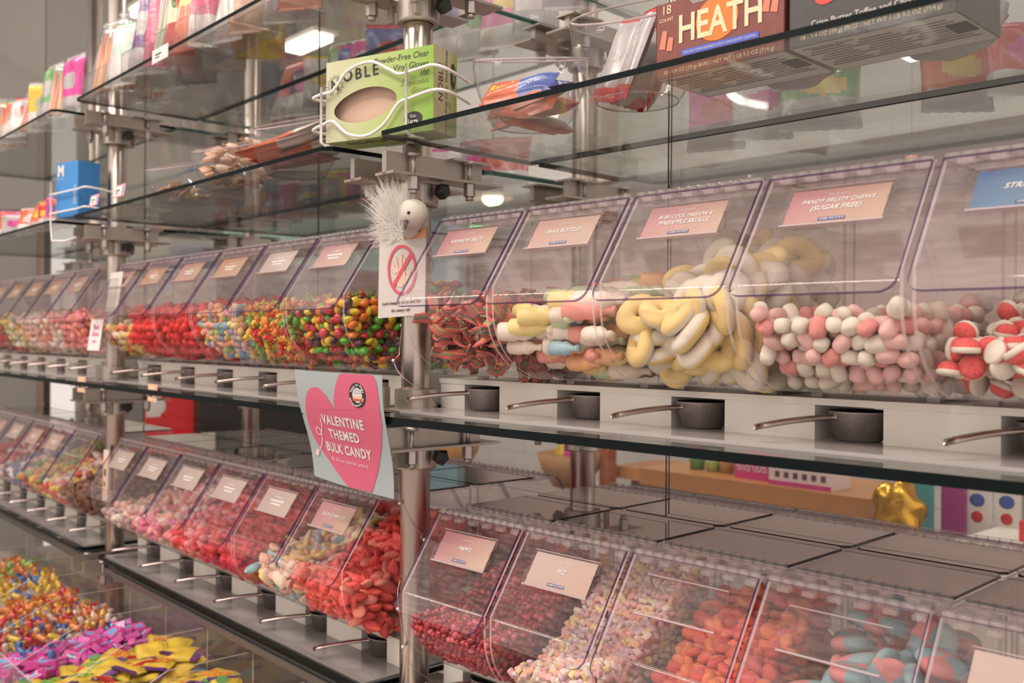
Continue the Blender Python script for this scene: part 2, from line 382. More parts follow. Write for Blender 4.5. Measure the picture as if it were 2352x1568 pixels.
def grad_mat(name, c0, c1):
    if name in MATS: return MATS[name]
    mt, nt, out = nodes(name); L = nt.links.new
    b = nt.nodes.new('ShaderNodeBsdfPrincipled'); L(b.outputs[0], out.inputs[0]); b.inputs['Roughness'].default_value = .35
    tc = nt.nodes.new('ShaderNodeTexCoord'); sp = nt.nodes.new('ShaderNodeSeparateXYZ'); L(tc.outputs['Object'], sp.inputs[0])
    ad = nt.nodes.new('ShaderNodeMath'); ad.operation = 'SUBTRACT'; L(sp.outputs[0], ad.inputs[0]); L(sp.outputs[1], ad.inputs[1])
    r = nt.nodes.new('ShaderNodeMapRange'); r.inputs[1].default_value = -.01; r.inputs[2].default_value = .1; L(ad.outputs[0], r.inputs[0])
    mx = nt.nodes.new('ShaderNodeMix'); mx.data_type = 'RGBA'; mx.inputs[6].default_value = (*c0, 1); mx.inputs[7].default_value = (*c1, 1)
    L(r.outputs[0], mx.inputs[0]); L(mx.outputs[2], b.inputs['Base Color']); MATS[name] = mt; return mt
CARD = {k_: tuple(tuple(q * .76 for q in c_) for c_ in v_) for k_, v_ in {'pink': ((.56, .24, .27), (.62, .42, .32)), 'peach': ((.60, .34, .29), (.60, .42, .33)), 'orange': ((.62, .31, .20), (.60, .38, .25)), 'blue': ((.10, .18, .36), (.20, .33, .42)), 'pale': ((.58, .42, .40), (.62, .50, .43)), 'cream': ((.60, .44, .38), (.58, .38, .30))}.items()}
def card_mesh(lines, colour, header=True, w=1.0):
    mb = MB(); a, b, y0, y1 = -.046 * w, .052 * w, -.0655, -.0235
    mb.prism([(a, y0), (b, y0), (b, y1), (a, y1)], .0038, .0046, 'z', 0)
    cx = (a + b) / 2; T = lambda x, y: TR(x, y, .0051)
    if lines:
        if header: text('mix & match', .0036, T(cx, -.0305), mb, 1, .3, sp=1.1)
        n = len(lines)
        for i, l in enumerate(lines):
            sz = min(.0078, .082 / max(1, len(l)) * 1.45)
            text(l, sz, T(cx, -.0425 - (i - (n - 1) / 2) * .0082), mb, 1, .35, bold=.02, sp=1.05)
        mb.box((cx - .0135, -.0622, .00465), (cx + .0135, -.0582, .0049), 2)
        text('GAME ON STATE', .0032, T(cx, -.0602), mb, 1, .2, bold=.01)
    else:
        mb.box((cx - .012, -.0365, .0047), (cx + .012, -.0355, .0049), 1)      # print too small to read
        for i, hw in enumerate((.022, .016)): mb.box((cx - hw, -.0445 - i * .006, .0047), (cx + hw, -.0415 - i * .006, .0049), 1)
    return mb.mesh('name_card', [grad_mat('card_' + colour, *CARD[colour]), WINK, mat('navy_print', (.05, .06, .2), .5)])
PLAINC = {c: card_mesh([], c) for c in CARD}
def make_bin(s_, xc, z, w, label, card=None, colour='pink', back=False, lift=0., pocket=True):
    d = BM[w]
    t = thing('candy_bin', label, 'candy bin', s_, xc, .35 if back else 0, z, math.pi if back else 0, 'clear bulk candy bins')
    part('tub', d['tub'], None, t)
    hg = part('hinge', d['hinge'], None, t); hg.location = (0, HY, BH + .003)
    h2 = part('hinge', d['hinge'], None, t); h2.location = (0, .042, BH + .0045)
    part('top_strip', d['top_strip'], None, t); part('refill_lid', d['refill_lid'], None, t, 'flat dark-edged refill lid')
    for fx in (-.06, .06):
        for fy in (.05, .14): f = part('foot', d['foot'], None, t); f.location = (fx, fy, 0)
    ang, L = d['lid_off']
    ld = part('lid', d['lid'], None, t); ld.matrix_local = TR(0, HY - .0025, BH + .0005) @ RX(ang + lift)
    if not back and pocket: part('card_pocket', d['card_pocket'], None, ld)
    if card is not None:
        part('name_card', card_mesh(card, colour) if card else PLAINC[colour], None, ld, {'blue': 'blue name card', 'pink': 'pink name card', 'orange': 'orange name card', 'pale': 'pale pink name card', 'peach': 'peach name card', 'cream': 'peach cream name card'}[colour])
    return t
ZUB = ZM + .0087 + .0455 + .0065      # bin floor, upper row
ZLB = ZB + .0027 + .0455 + .0065
X3 = [.068 + .1725 * k + .0825 for k in range(7)]
X2 = [-1.155 + .181 * k + .0875 for k in range(6)]
X1 = [-1.28 - .181 * (k + 1) + .0875 for k in range(6)]
for k, (c, col_, lab) in enumerate(((['RAINBOW BELTS'], 'pink', 'rainbow sour belts, first right of the white dove'), (['WAX BOTTLES'], 'peach', 'pastel wax bottles beside the rainbow belts'), (['BUBS COOL PASSION &', 'PINEAPPLE SKULLS'], 'pink', 'yellow and white foam skulls'), (['PANDY FRUITY CHEWS', '(SUGAR FREE)'], 'pink', 'pink and white fruit chews'), (['STRAWBERRY'], 'blue', 'sugared red strawberry domes at the right edge'))):
    make_bin(3, X3[k], ZUB, .165, f'clear acrylic bin of {lab}, upper shelf', c, col_)
for k, (c, col_, lab) in enumerate(((["M&M'S"], 'pink', 'maroon candy-coated chocolates, first right of the middle post'), (['PEZ'], 'cream', 'pastel pressed candy bricks'), (None, 'pink', 'orange-red gummies with an empty card pocket'), (None, 'pink', 'blue and pink foam gummies with an empty card pocket'), (['BLUE'], 'cream', 'blue and pink gummies at the lower right corner'))):
    make_bin(3, X3[k], ZLB, .165, f'clear acrylic bin of {lab}, lower shelf', c, col_)
for k, (col_, lab) in enumerate((('pink', 'mixed red and yellow gummies, behind the acrylic sign stand'), ('orange', 'red gummies, further left of the two red ones'), ('orange', 'red gummies, nearer of the two red ones'), ('orange', 'small multicoloured gummies left of the gummy bears'), ('pale', 'gummy bears'), ('pink', 'round multicoloured chews left of the hand sign'))):
    make_bin(2, X2[k], ZUB, .175, f'clear acrylic bin of {lab}, upper shelf', [], col_)
for k, (c, col_, lab) in enumerate((([], 'pale', 'peach and grey gummies, first right of the left post'), ([], 'pale', 'pink and white gummies'), ([], 'pale', 'red and crimson gummies, third from the left post'), ([], 'pale', 'crimson gummies beside the pastel mix'), ([], 'pale', 'pastel blue, pink and cream gummies'), (['SOUR GUMMI LIPS'], 'pink', 'sugared red gummy lips under the heart poster'))):
    make_bin(2, X2[k], ZLB, .175, f'clear acrylic bin of {lab}, lower shelf', c, col_)
nth = ['first', 'second', 'third', 'fourth', 'fifth', 'sixth']
for k in range(6):
    make_bin(2, X1[k], ZUB, .175, f'clear candy bin, far left bay, upper shelf, {nth[k]} left of the post', [], 'pink' if k == 0 else 'orange')
    make_bin(2, X1[k], ZLB, .175, f'clear candy bin, far left bay, lower shelf, {nth[k]} left of the post', [] if k else None, ['pink', 'cream', 'peach', 'pale', 'pink', 'pink'][k])
for k in range(6):
    make_bin(3, X3[k], ZLB, .165, f'rear-facing clear bin behind the lower right bins, {nth[k]} from the post', back=True)
    make_bin(2, X2[5 - k], ZLB, .175, f'rear-facing clear bin behind the lower centre bins, {nth[k]} from the post', back=True)

# ================================================================== CANDIES
def C(name, col, **k): return mat(name, col, **k)
sk = {'red': (.55, .02, .03), 'green': (.10, .42, .03), 'yellow': (.88, .62, .03), 'orange': (.90, .22, .02), 'purple': (.10, .03, .05)}
LENT = {k: C('shell_' + k, v, rough=.18, spec=.6, coat=.3) for k, v in sk.items()}
def me_lentil(m_, r=.0068, n=(14, 8)):
    b = MB(); b.ball((0, 0, 0), (r, r, r * .62), *n); return b.mesh('round_chew', m_)
def me_bear(m_):
    b = MB()
    b.ball((0, 0, 0), (.0052, .0042, .0075), 10, 6); b.ball((0, 0, .0095), (.0042, .0038, .0042), 10, 6); b.ball((0, .0036, .009), (.002, .002, .0018), 6, 4)
    for sx in (-1, 1):
        b.ball((sx * .0033, 0, .0135), .0016, 6, 4); b.ball((sx * .004, .0035, .003), (.0018, .003, .0018), 6, 4); b.ball((sx * .0035, .004, -.0065), (.0022, .0038, .0022), 6, 4)
    return b.mesh('gummy_bear', m_)
def me_skull(ma, mb_):
    b = MB(); n, k = 22, 12; vs = []; fs = []; mi = []
    for i in range(n):
        a = 2 * math.pi * i / n; Rr = .0122 + .0014 * math.cos(a) + .0008 * math.cos(3 * a)
        for j in range(k):
            t = 2 * math.pi * j / k; rr = .0106
            vs.append(((Rr + rr * math.cos(t)) * math.cos(a) * 1.12, (Rr + rr * math.cos(t)) * math.sin(a), rr * .82 * math.sin(t)))
    for i in range(n):
        for j in range(k):
            fs.append((i * k + j, ((i + 1) % n) * k + j, ((i + 1) % n) * k + (j + 1) % k, i * k + (j + 1) % k)); mi.append(0 if j < k // 2 else 1)
    b.add(vs, fs, mi, True); return b.mesh('foam_ring', [ma, mb_])
def me_bottle(m_):
    b = MB(); b.lathe([(.0001, -.026), (.0085, -.0255), (.0105, -.023), (.0108, -.008), (.0092, -.002), (.0105, .004), (.008, .011), (.0045, .017), (.0042, .024), (.0052, .0245), (.005, .028), (.0001, .0285)], 14)
    return b.mesh('wax_bottle', m_)
def me_pillow(ms):
    b = MB(); b.ball((0, 0, 0), (.0108, .0075, .0075), 14, 8, 0, None, .72); return b.mesh('chew', ms)
def me_dome(mr, mw):
    b = MB(); b.lathe([(.0001, .0105), (.006, .0098), (.0105, .0075), (.013, .0038), (.0138, .0)], 18, 0); b.lathe([(.0138, 0), (.0146, -.001), (.0146, -.0045), (.013, -.006), (.0001, -.0065)], 18, 1)
    return b.mesh('strawberry_dome', [mr, mw])
def me_belt(ms, seed):
    rg = random.Random(seed); b = MB(); n = 16; wd = .0085; vs = []; fs = []; mi = []; tw = rg.uniform(-2.2, 2.2); cv = rg.uniform(1.2, 3.2)
    p = Vector((0, 0, 0)); th = 0; pts = []
    for i in range(n): pts.append(p.copy()); th += cv / n * (1 if i > 3 else -1) ; p += Vector((math.cos(th), math.sin(th), rg.uniform(-.15, .15))) * .0042
    c = sum(pts, Vector()) / n
    for i, q in enumerate(pts):
        t = (pts[min(i + 1, n - 1)] - pts[max(0, i - 1)]).normalized(); a = Matrix.Rotation(tw * i / n, 3, t) @ Vector((0, 0, 1)); nn = t.cross(a).normalized()
        for j in range(6): vs.append(q - c + a * (j / 5 - .5) * 2 * wd + nn * .0014)
        for j in range(6): vs.append(q - c + a * (.5 - j / 5) * 2 * wd - nn * .0014)
    for i in range(n - 1):
        for j in range(12):
            fs.append((i * 12 + j, i * 12 + (j + 1) % 12, (i + 1) * 12 + (j + 1) % 12, (i + 1) * 12 + j)); k = j if j < 5 else (5 - (j - 5) if j < 11 else 0); mi.append([0, 1, 2, 3, 0, 0][min(max(k, 0), 5)] if j not in (5, 11) else 0)
    fs += [tuple(range(12))[::-1], tuple(range((n - 1) * 12, n * 12))]; mi += [1, 2]
    b.add(vs, fs, mi, True); return b.mesh('sour_belt', ms)
def me_brick(m_):
    b = MB(); b.ball((0, 0, 0), (.0082, .0052, .0038), 16, 8, 0, None, .35); return b.mesh('candy_brick', m_)
def me_bean(m_):
    b = MB(); b.ball((0, 0, 0), (.0072, .0058, .0048), 14, 8); return b.mesh('coated_chocolate', m_)
def me_lip(m_, sd=0):
    rg = random.Random(sd); b = MB(); b.ball((0, 0, 0), (.0175, .0105, .0062), 18, 9)
    b.v = [(x * (1 + .05 * math.sin(y * 300 + sd)), y * (1 + .08 * math.cos(x * 250 + sd)), z + 3.0 * x * x * (1 if sd % 2 else -1) * 3 * .8 + .0009 * math.sin(y * 900)) for x, y, z in b.v]; return b.mesh('gummy_lips', m_)
def me_heart(m_):
    b = MB(); n = 20; pts = []
    for k in range(n):
        a = 2 * math.pi * k / n; r = .0125 * (1 - .22 * abs(math.sin(a / 2 + math.pi / 4)) ** 12 * 1); pts.append((r * math.cos(a), r * math.sin(a)))
    vs = []; L_ = [(.72, -.0055), (1, -.0022), (1, .0018), (.8, .0048), (.35, .0058)]
    for f_, z in L_: vs += [(x * f_, y * f_, z) for x, y in pts]
    fs = [(i * n + k, i * n + (k + 1) % n, (i + 1) * n + (k + 1) % n, (i + 1) * n + k) for i in range(4) for k in range(n)] + [tuple(range(n))[::-1], tuple(range(4 * n, 5 * n))]
    b.add(vs, fs, 0, True); return b.mesh('sugared_gummy', m_)
def quad_mat():
    mt, nt, out = nodes('blue_pink_foam'); L = nt.links.new; b = nt.nodes.new('ShaderNodeBsdfPrincipled'); L(b.outputs[0], out.inputs[0]); b.inputs['Roughness'].default_value = .85
    tc = nt.nodes.new('ShaderNodeTexCoord'); sp = nt.nodes.new('ShaderNodeSeparateXYZ'); L(tc.outputs['Object'], sp.inputs[0])
    mu = nt.nodes.new('ShaderNodeMath'); mu.operation = 'MULTIPLY'; L(sp.outputs[0], mu.inputs[0]); L(sp.outputs[1], mu.inputs[1])
    r = nt.nodes.new('ShaderNodeMapRange'); r.inputs[1].default_value = -4e-6; r.inputs[2].default_value = 4e-6; L(mu.outputs[0], r.inputs[0])
    mx = nt.nodes.new('ShaderNodeMix'); mx.data_type = 'RGBA'; mx.inputs[6].default_value = (.80, .27, .27, 1); mx.inputs[7].default_value = (.27, .46, .50, 1)
    L(r.outputs[0], mx.inputs[0])
    n = nt.nodes.new('ShaderNodeTexNoise'); n.inputs['Scale'].default_value = 1500; L(tc.outputs['Object'], n.inputs['Vector'])
    r2 = nt.nodes.new('ShaderNodeMapRange'); r2.inputs[1].default_value = .52; r2.inputs[2].default_value = .7; r2.inputs[4].default_value = .45; L(n.outputs['Fac'], r2.inputs[0])
    m2 = nt.nodes.new('ShaderNodeMix'); m2.data_type = 'RGBA'; m2.inputs[7].default_value = (.9, .8, .8, 1); L(mx.outputs[2], m2.inputs[6]); L(r2.outputs[0], m2.inputs[0]); L(m2.outputs[2], b.inputs['Base Color'])
    return mt
QM = quad_mat()
def me_foamskull():
    b = MB(); b.ball((0, 0, 0), (.0265, .0225, .0098), 22, 12, 0, None, .8)
    b.v = [(x * (1 + .12 * math.copysign(min(1, abs(x) / .02), x) * (y / .02)) if False else x * (1 - .16 * (y / .0225 + 1) / 2), y * 1.15, z) for x, y, z in b.v]; return b.mesh('foam_gummy', QM)
def points(w, top, s, r, deep=2.1, seed=1, jit=.16, flat=False, ymax=.160, xr=None):
    rg = random.Random(seed); out = []; h = w / 2 - .0034
    nz = int(.25 / (s * .80)); rad = r
    for iz in range(nz):
        z = rad + .003 + iz * s * .80
        for iy in range(-8 - int(.1 / s), int(.18 / s) + 2):
            for ix in range(-int(h / s) - 2, int(h / s) + 3):
                x = (ix + .5 * (iy % 2) + .25 * (iz % 2)) * s + rg.uniform(-jit, jit) * s
                y = .02 + iy * s * .87 + .45 * s * (iz % 2) + rg.uniform(-jit, jit) * s; zz = z + rg.uniform(-jit, jit) * s
                if xr and not (xr[0] < x < xr[1]): continue
                if abs(x) > h - rad * .8 or y > ymax or zz < rad * .7 + .003: continue
                df = y - yfront(zz) - .0034
                if zz < .09 and y < .03: df = min(df, (1 - math.hypot((y - .03) / .1055, (zz - .09) / .09)) * .092 - .003)
                if df < rad * .85: continue
                dt = top(x, y) - zz
                if dt < 0: continue
                dr = h - x
                m_ = min((df - rad) / s, dt / s, (dr - rad) / s)
                if m_ > deep: continue
                out.append((m_, x, y, zz))
    return out
def rotm(rg, tilt=3.2):
    q = Matrix.Rotation(rg.uniform(0, 6.283), 4, 'Z') @ Matrix.Rotation(rg.uniform(-tilt, tilt), 4, 'X') @ Matrix.Rotation(rg.uniform(0, 6.283), 4, 'Z'); return q
def fill(s_, xc, zb, w, kinds, top, s, r, group, name, cat, cap=290, deep=2.1, seed=1, tilt=3.2, base=None, jit=.16, xr=None, weights=None, stuffname=None, sc=(.92, 1.08), ymax=.160):
    """kinds: list of (mesh, label)"""
    P = points(w, top, s, r, deep, seed, jit, ymax=ymax, xr=xr); rg = random.Random(seed + 5)
    B = TS(s_) @ Matrix.Translation((xc, 0, zb))
    camv = CAM + Vector((0, 0, Z0))
    P.sort(key=lambda p: p[0] * 3 + ((B @ Vector(p[1:])) - camv).length / .2 * .25)
    rest = MB(); mts = []; nrest = 0
    for k, (m_, x, y, z) in enumerate(P):
        me, lab = rg.choices(kinds, weights)[0]
        Mx = TR(x, y, z) @ (rotm(rg, tilt) if base is None else RZ(rg.uniform(-tilt, tilt)) @ RX(rg.uniform(-tilt, tilt)) @ base @ RZ(rg.uniform(0, 6.28))) @ Matrix.Scale(rg.uniform(*sc), 4)
        if k < cap:
            o = link(name, me); o.matrix_world = B @ Mx; tag(o, lab, cat, group)
        else:
            off = []
            for q in me.materials:
                if q not in mts: mts.append(q)
                off.append(mts.index(q))
            rest.add([v.co for v in me.vertices], [tuple(p.vertices) for p in me.polygons], [off[p.material_index] for p in me.polygons], True, Mx); nrest += 1
    if nrest:
        o = link(stuffname or name + '_heap', rest.mesh('heap', mts)); o.matrix_world = B; tag(o, f'the remaining {group}', cat, None, 'stuff')
    return len(P)
CNT = {}
def T(z0, zy=0., zx=0., amp=.006, ph=0.):
    return lambda x, y: z0 + zy * y + zx * x + amp * math.sin(x * 60 + ph) * math.cos(y * 50 + ph)
# ---- upper right bins
RB = [C('belt_red', (.58, .04, .025), rough=.9, sugar=.55), C('belt_orange', (.62, .24, .05), rough=.9, sugar=.5), C('belt_green', (.16, .20, .06), rough=.9, sugar=.5), C('belt_dark', (.13, .05, .06), rough=.9, sugar=.5)]
belts = [(me_belt([RB[(i + 0) % 4] if i != 0 else RB[0] for i in (0, k % 3 + 1, (k + 1) % 3 + 1, 0)], k), 'rainbow striped sugared sour belt curled in its bin beside the post') for k in range(5)]
CNT['belts'] = fill(3, X3[0], ZUB, .165, belts, T(.098, .10, 0, .012), .0195, .0140, 'rainbow sour belts', 'sour_belt', 'candy', seed=3, deep=1.9, sc=(.72, .9))
wax = {'yellow': (.90, .70, .28), 'pink': (.92, .36, .30), 'pale green': (.62, .74, .46), 'orange': (.90, .46, .22), 'blue': (.38, .55, .62), 'cream': (.88, .74, .62)}
wx = [(me_bottle(C('wax_' + k.replace(' ', '_'), v, rough=.5, trans=.0)), f'{k} wax bottle candy lying in the bin beside the rainbow belts') for k, v in wax.items()]
CNT['wax'] = fill(3, X3[1], ZUB, .165, wx, T(.106, .16, 0, .006), .0265, .015, 'pastel wax bottles', 'wax_bottle', 'candy', seed=5, deep=1.8, tilt=.8, base=RY(R(90)), weights=[4, 2, 2, 2, 1, 3], sc=(.85, 1.25), jit=.27)
FY = C('foam_yellow', (.84, .62, .26), rough=.75, noise=.05); FW = C('foam_white', (.78, .69, .57), rough=.75)
CNT['skull'] = fill(3, X3[2], ZUB, .165, [(me_skull(FY, FW), 'yellow and white foam skull ring in the bin right of the wax bottles'), (me_skull(FW, FY), 'foam skull ring with its white side out, right of the wax bottles')], T(.112, .42, .12, .006), .0250, .0190, 'yellow and white foam skull rings', 'foam_ring', 'candy', seed=8, deep=1.9, tilt=.75, base=RX(R(75)) @ RX(0), sc=(.95, 1.15))
PW = C('chew_white', (.78, .70, .58), rough=.7, sugar=.15); PP = C('chew_pink', (.80, .47, .43), rough=.7, sugar=.2); PR_ = C('chew_red', (.72, .24, .22), rough=.75, sugar=.35)
CNT['pandy'] = fill(3, X3[3], ZUB, .165, [(me_pillow(PW), 'cream white fruit chew in the bin of pink and white chews'), (me_pillow(PP), 'pink fruit chew in the bin of pink and white chews'), (me_pillow(PR_), 'deep pink sugared chew in the bin of pink and white chews')], lambda x, y: .074 + .10 * max(0, x) + .12 * max(0, y - .06) + .008 * math.cos(x * 90), .0172, .0086, 'pink and white fruit chews', 'fruit_chew', 'candy', seed=11, weights=[4, 5, 1], deep=2.2)
SRd = C('dome_red', (.78, .05, .05), rough=.9, sugar=.4)
CNT['dome'] = fill(3, X3[4], ZUB, .165, [(me_dome(SRd, PW), 'red sugared strawberry dome with a white base in the bin at the right edge')], T(.060, .25, 0, .01), .0215, .0105, 'red strawberry domes', 'strawberry_dome', 'candy', seed=12, deep=1.9, sc=(.75, .88))
# ---- lower right bins
bn = {'maroon': (.30, .012, .03), 'deep pink': (.62, .10, .14), 'dark red': (.42, .01, .02)}
CNT['bean'] = fill(3, X3[0], ZLB, .165, [(me_bean(C('bean_' + k.replace(' ', '_'), v, rough=.25, coat=.3)), f'{k} candy-coated chocolate in the first lower bin right of the post') for k, v in bn.items()], lambda x, y: .082 + .55 * max(0, y - .0) * .8 + .004 * math.sin(x * 60), .0095, .0046, 'maroon and pink coated chocolates', 'coated_chocolate', 'candy', seed=21, deep=2.0, sc=(.76, .88), weights=[3, 2, 4])
pz = {'pink': (.88, .50, .48), 'yellow': (.90, .70, .34), 'orange': (.92, .50, .30), 'lilac': (.74, .52, .60), 'cream': (.88, .74, .66)}
CNT['pez'] = fill(3, X3[1], ZLB, .165, [(me_brick(C('brick_' + k, v, rough=.7)), f'{k} pressed candy brick in the second lower bin right of the post') for k, v in pz.items()], lambda x, y: .070 + .62 * max(0, y) + .25 * x, .0096, .0044, 'pastel pressed candy bricks', 'candy_brick', 'candy', seed=22, deep=2.0, sc=(.74, .86), weights=[4, 2, 2, 3, 3])
og = {'red': (.70, .05, .04), 'orange': (.82, .18, .04), 'dark orange': (.76, .10, .04)}
CNT['orange'] = fill(3, X3[2], ZLB, .165, [(me_heart(C('sugar_' + k.replace(' ', '_'), v, rough=.8, sugar=.3)), f'{k} sugared gummy in the bin between the pressed bricks and blue foam gummies') for k, v in og.items()], lambda x, y: .078 + .55 * max(0, y) + .22 * x, .0150, .0075, 'orange-red sugared gummies', 'sugared_gummy', 'candy', seed=23, deep=1.9, sc=(.78, 1.0))
FS = me_foamskull()
CNT['foam'] = fill(3, X3[3], ZLB, .165, [(FS, 'blue and pink foam gummy in the lower bin second from the right')], lambda x, y: .104 + .5 * max(0, y) + .22 * x, .0335, .0150, 'blue and pink foam gummies', 'foam_gummy', 'candy', seed=24, deep=1.8, sc=(.84, .98))
CNT['foam2'] = fill(3, X3[4], ZLB, .165, [(FS, 'blue and pink foam gummy in the bin at the lower right corner')], lambda x, y: .08 + .45 * max(0, y), .0335, .0150, 'blue and pink foam gummies in the corner bin', 'foam_gummy', 'candy', seed=25, deep=1.5, sc=(.84, .98))
# ---- upper centre bins
CNT['skit'] = fill(2, X2[5], ZUB, .175, [(me_lentil(LENT[k]), f'{k} round chew in the multicoloured pile left of the hand sign') for k in sk], lambda x, y: .106 + .25 * max(0, y) + .004 * math.sin(40 * x), .0150, .0072, 'multicoloured round chews', 'round_chew', 'candy', seed=31, deep=1.8, sc=(1.12, 1.25))
br = {'red': (.75, .03, .02), 'yellow': (.88, .55, .06), 'green': (.25, .50, .08), 'orange': (.88, .26, .04)}
GB = {k: me_bear(C('bear_' + k, v, rough=.25, spec=.6)) for k, v in br.items()}
CNT['bear'] = fill(2, X2[4], ZUB, .175, [(GB[k], f'{k} gummy bear in the bin left of the round chews') for k in br], T(.112, .1), .0168, .0075, 'gummy bears', 'gummy_bear', 'candy', seed=32, deep=1.4, sc=(.95, 1.1))
mlt = {'blue': (.22, .34, .50), 'pink': (.85, .40, .38), 'yellow': (.88, .65, .25), 'orange': (.90, .38, .16), 'green': (.35, .48, .16)}
CNT['multi'] = fill(2, X2[3], ZUB, .175, [(me_bean(C('mix_' + k, v, rough=.6)), f'small {k} gummy in the bin left of the gummy bears') for k, v in mlt.items()], T(.106, .05), .0135, .0062, 'small multicoloured gummies', 'mixed_gummy', 'candy', seed=33, deep=1.3, weights=[3, 2, 2, 2, 1], sc=(1.1, 1.4))
# ---- lower centre bins
lp = [(me_lip(C('lip_red', (.80, .05, .04), rough=.6, sugar=.25), k), 'red sugared gummy lips in the lower bin left of the middle post') for k in range(3)]
lp2 = [(me_lip(C('lip_coral', (.86, .20, .14), rough=.7, sugar=.35), 4), 'coral sugared gummy lips in the lower bin left of the middle post')]
CNT['lips'] = fill(2, X2[5], ZLB, .175, lp + lp2, lambda x, y: .088 + .6 * max(0, y) * .9, .0158, .0085, 'red sugared gummy lips', 'gummy_lips', 'candy', seed=41, deep=1.7, weights=[2, 2, 2, 2], sc=(.82, .98))
pm = {'blue': (.30, .50, .56), 'pink': (.86, .40, .38), 'cream': (.88, .72, .55), 'peach': (.90, .52, .38), 'yellow': (.85, .62, .2)}
CNT['mix'] = fill(2, X2[4], ZLB, .175, [(me_lip(C('past_' + k, v, rough=.8, sugar=.2), 7), f'{k} pastel gummy in the bin left of the red gummy lips') for k, v in pm.items()], T(.085, .35), .0185, .0095, 'pastel gummies', 'pastel_gummy', 'candy', seed=42, deep=1.4, sc=(.8, 1.0))
# ---- blurred bins: heaps nobody could count
def heap(s_, xc, zb, w, cols, top, s, r, label, seed, flip=False):
    P = points(w, top, s, r, 1.3, seed); rg = random.Random(seed); b = MB()
    for _, x, y, z in P: b.ball((0, 0, 0), (r * rg.uniform(1.0, 1.7), r * 1.05, r * rg.uniform(.6, 1)), 8, 5, rg.randrange(len(cols)), TR(x, y, z) @ rotm(rg))
    if not P: return
    ms = [C('gum_%d_%d_%d' % tuple(int(c * 99) for c in q), q, rough=.6) for q in cols]
    o = link('gummy_heap', b.mesh('gummy_heap', ms)); o.matrix_world = TS(s_) @ Matrix.Translation((xc, .35 if flip else 0, zb)) @ (RZ(math.pi) if flip else Matrix()); tag(o, label, 'candy', None, 'stuff')
RED, CRIM, PINKC, PEACH, BROWN, WHT, YEL, GRN, BLU = (.78, .02, .02), (.55, .02, .04), (.82, .26, .30), (.86, .45, .36), (.20, .08, .04), (.85, .70, .62), (.85, .58, .15), (.3, .45, .15), (.15, .2, .4)
heap(2, X2[2], ZUB, .175, [RED, (.70, .02, .02)], T(.112, .1), .018, .0095, 'heap of bright red gummies, nearer of the two red bins on the upper shelf', 51)
heap(2, X2[1], ZUB, .175, [RED, (.66, .02, .02)], T(.112, .1), .018, .0095, 'heap of bright red gummies, further left of the two red bins on the upper shelf', 52)
heap(2, X2[0], ZUB, .175, [(.80, .12, .04), YEL, WHT, YEL], T(.08, .1), .018, .0095, 'heap of red and yellow gummies behind the acrylic sign stand', 53)
heap(2, X2[3], ZLB, .175, [CRIM, (.66, .03, .05)], T(.09, .45), .014, .0085, 'heap of crimson gummies beside the pastel mix', 54)
heap(2, X2[2], ZLB, .175, [(.80, .05, .05), CRIM, PINKC], T(.085, .45), .014, .0085, 'heap of red and crimson gummies, third lower bin from the left post', 55)
heap(2, X2[1], ZLB, .175, [PINKC, WHT, (.8, .2, .35), PEACH], T(.085, .4), .017, .009, 'heap of pink and white gummies, second lower bin from the left post', 56)
heap(2, X2[0], ZLB, .175, [PEACH, WHT, (.5, .35, .36), PEACH], T(.07, .2), .017, .009, 'heap of peach and grey gummies, first lower bin from the left post', 57)
for k, (cu, cl_) in enumerate((([(.85, .28, .2), PINKC], [BROWN, (.28, .12, .06), (.14, .05, .03)]), ([(.85, .3, .22), WHT], [(.75, .12, .08), YEL, WHT]), ([PEACH, WHT, (.8, .5, .4)], [YEL, (.7, .2, .1), GRN]), ([YEL, GRN, WHT], [(.5, .4, .5), BLU, WHT]), ([RED, (.5, .1, .1)], [CRIM, WHT]), ([BROWN, (.3, .2, .1)], [CRIM]))):
    heap(2, X1[k], ZUB, .175, cu, T(.11, .1), .02, .011, f'blurred gummy heap in the {nth[k]} upper bin left of the left post', 60 + k)
    heap(2, X1[k], ZLB, .175, cl_, T(.09, .4), .02, .011, f'blurred candy heap in the {nth[k]} lower bin left of the left post', 70 + k)
for k in range(6):
    heap(2, X2[5 - k], ZLB, .175, [[RED, CRIM], [RED, PEACH], [PINKC, WHT], [GRN, YEL], [WHT, BLU], [PINKC, RED]][k], T(.10, .3), .02, .011, f'gummy heap in the rear bin of the centre bay, {nth[k]} from the middle post', 80 + k, True)
    if k < 4: heap(3, X3[k], ZLB, .165, [[(.5, .1, .12), PINKC], [PINKC, WHT], [PEACH, WHT], [WHT, PINKC]][k], T(.05, .1), .02, .011, f'gummy heap in the rear bin of the right bay, {nth[k]} from the post', 90 + k, True)
print('COUNTS', CNT)

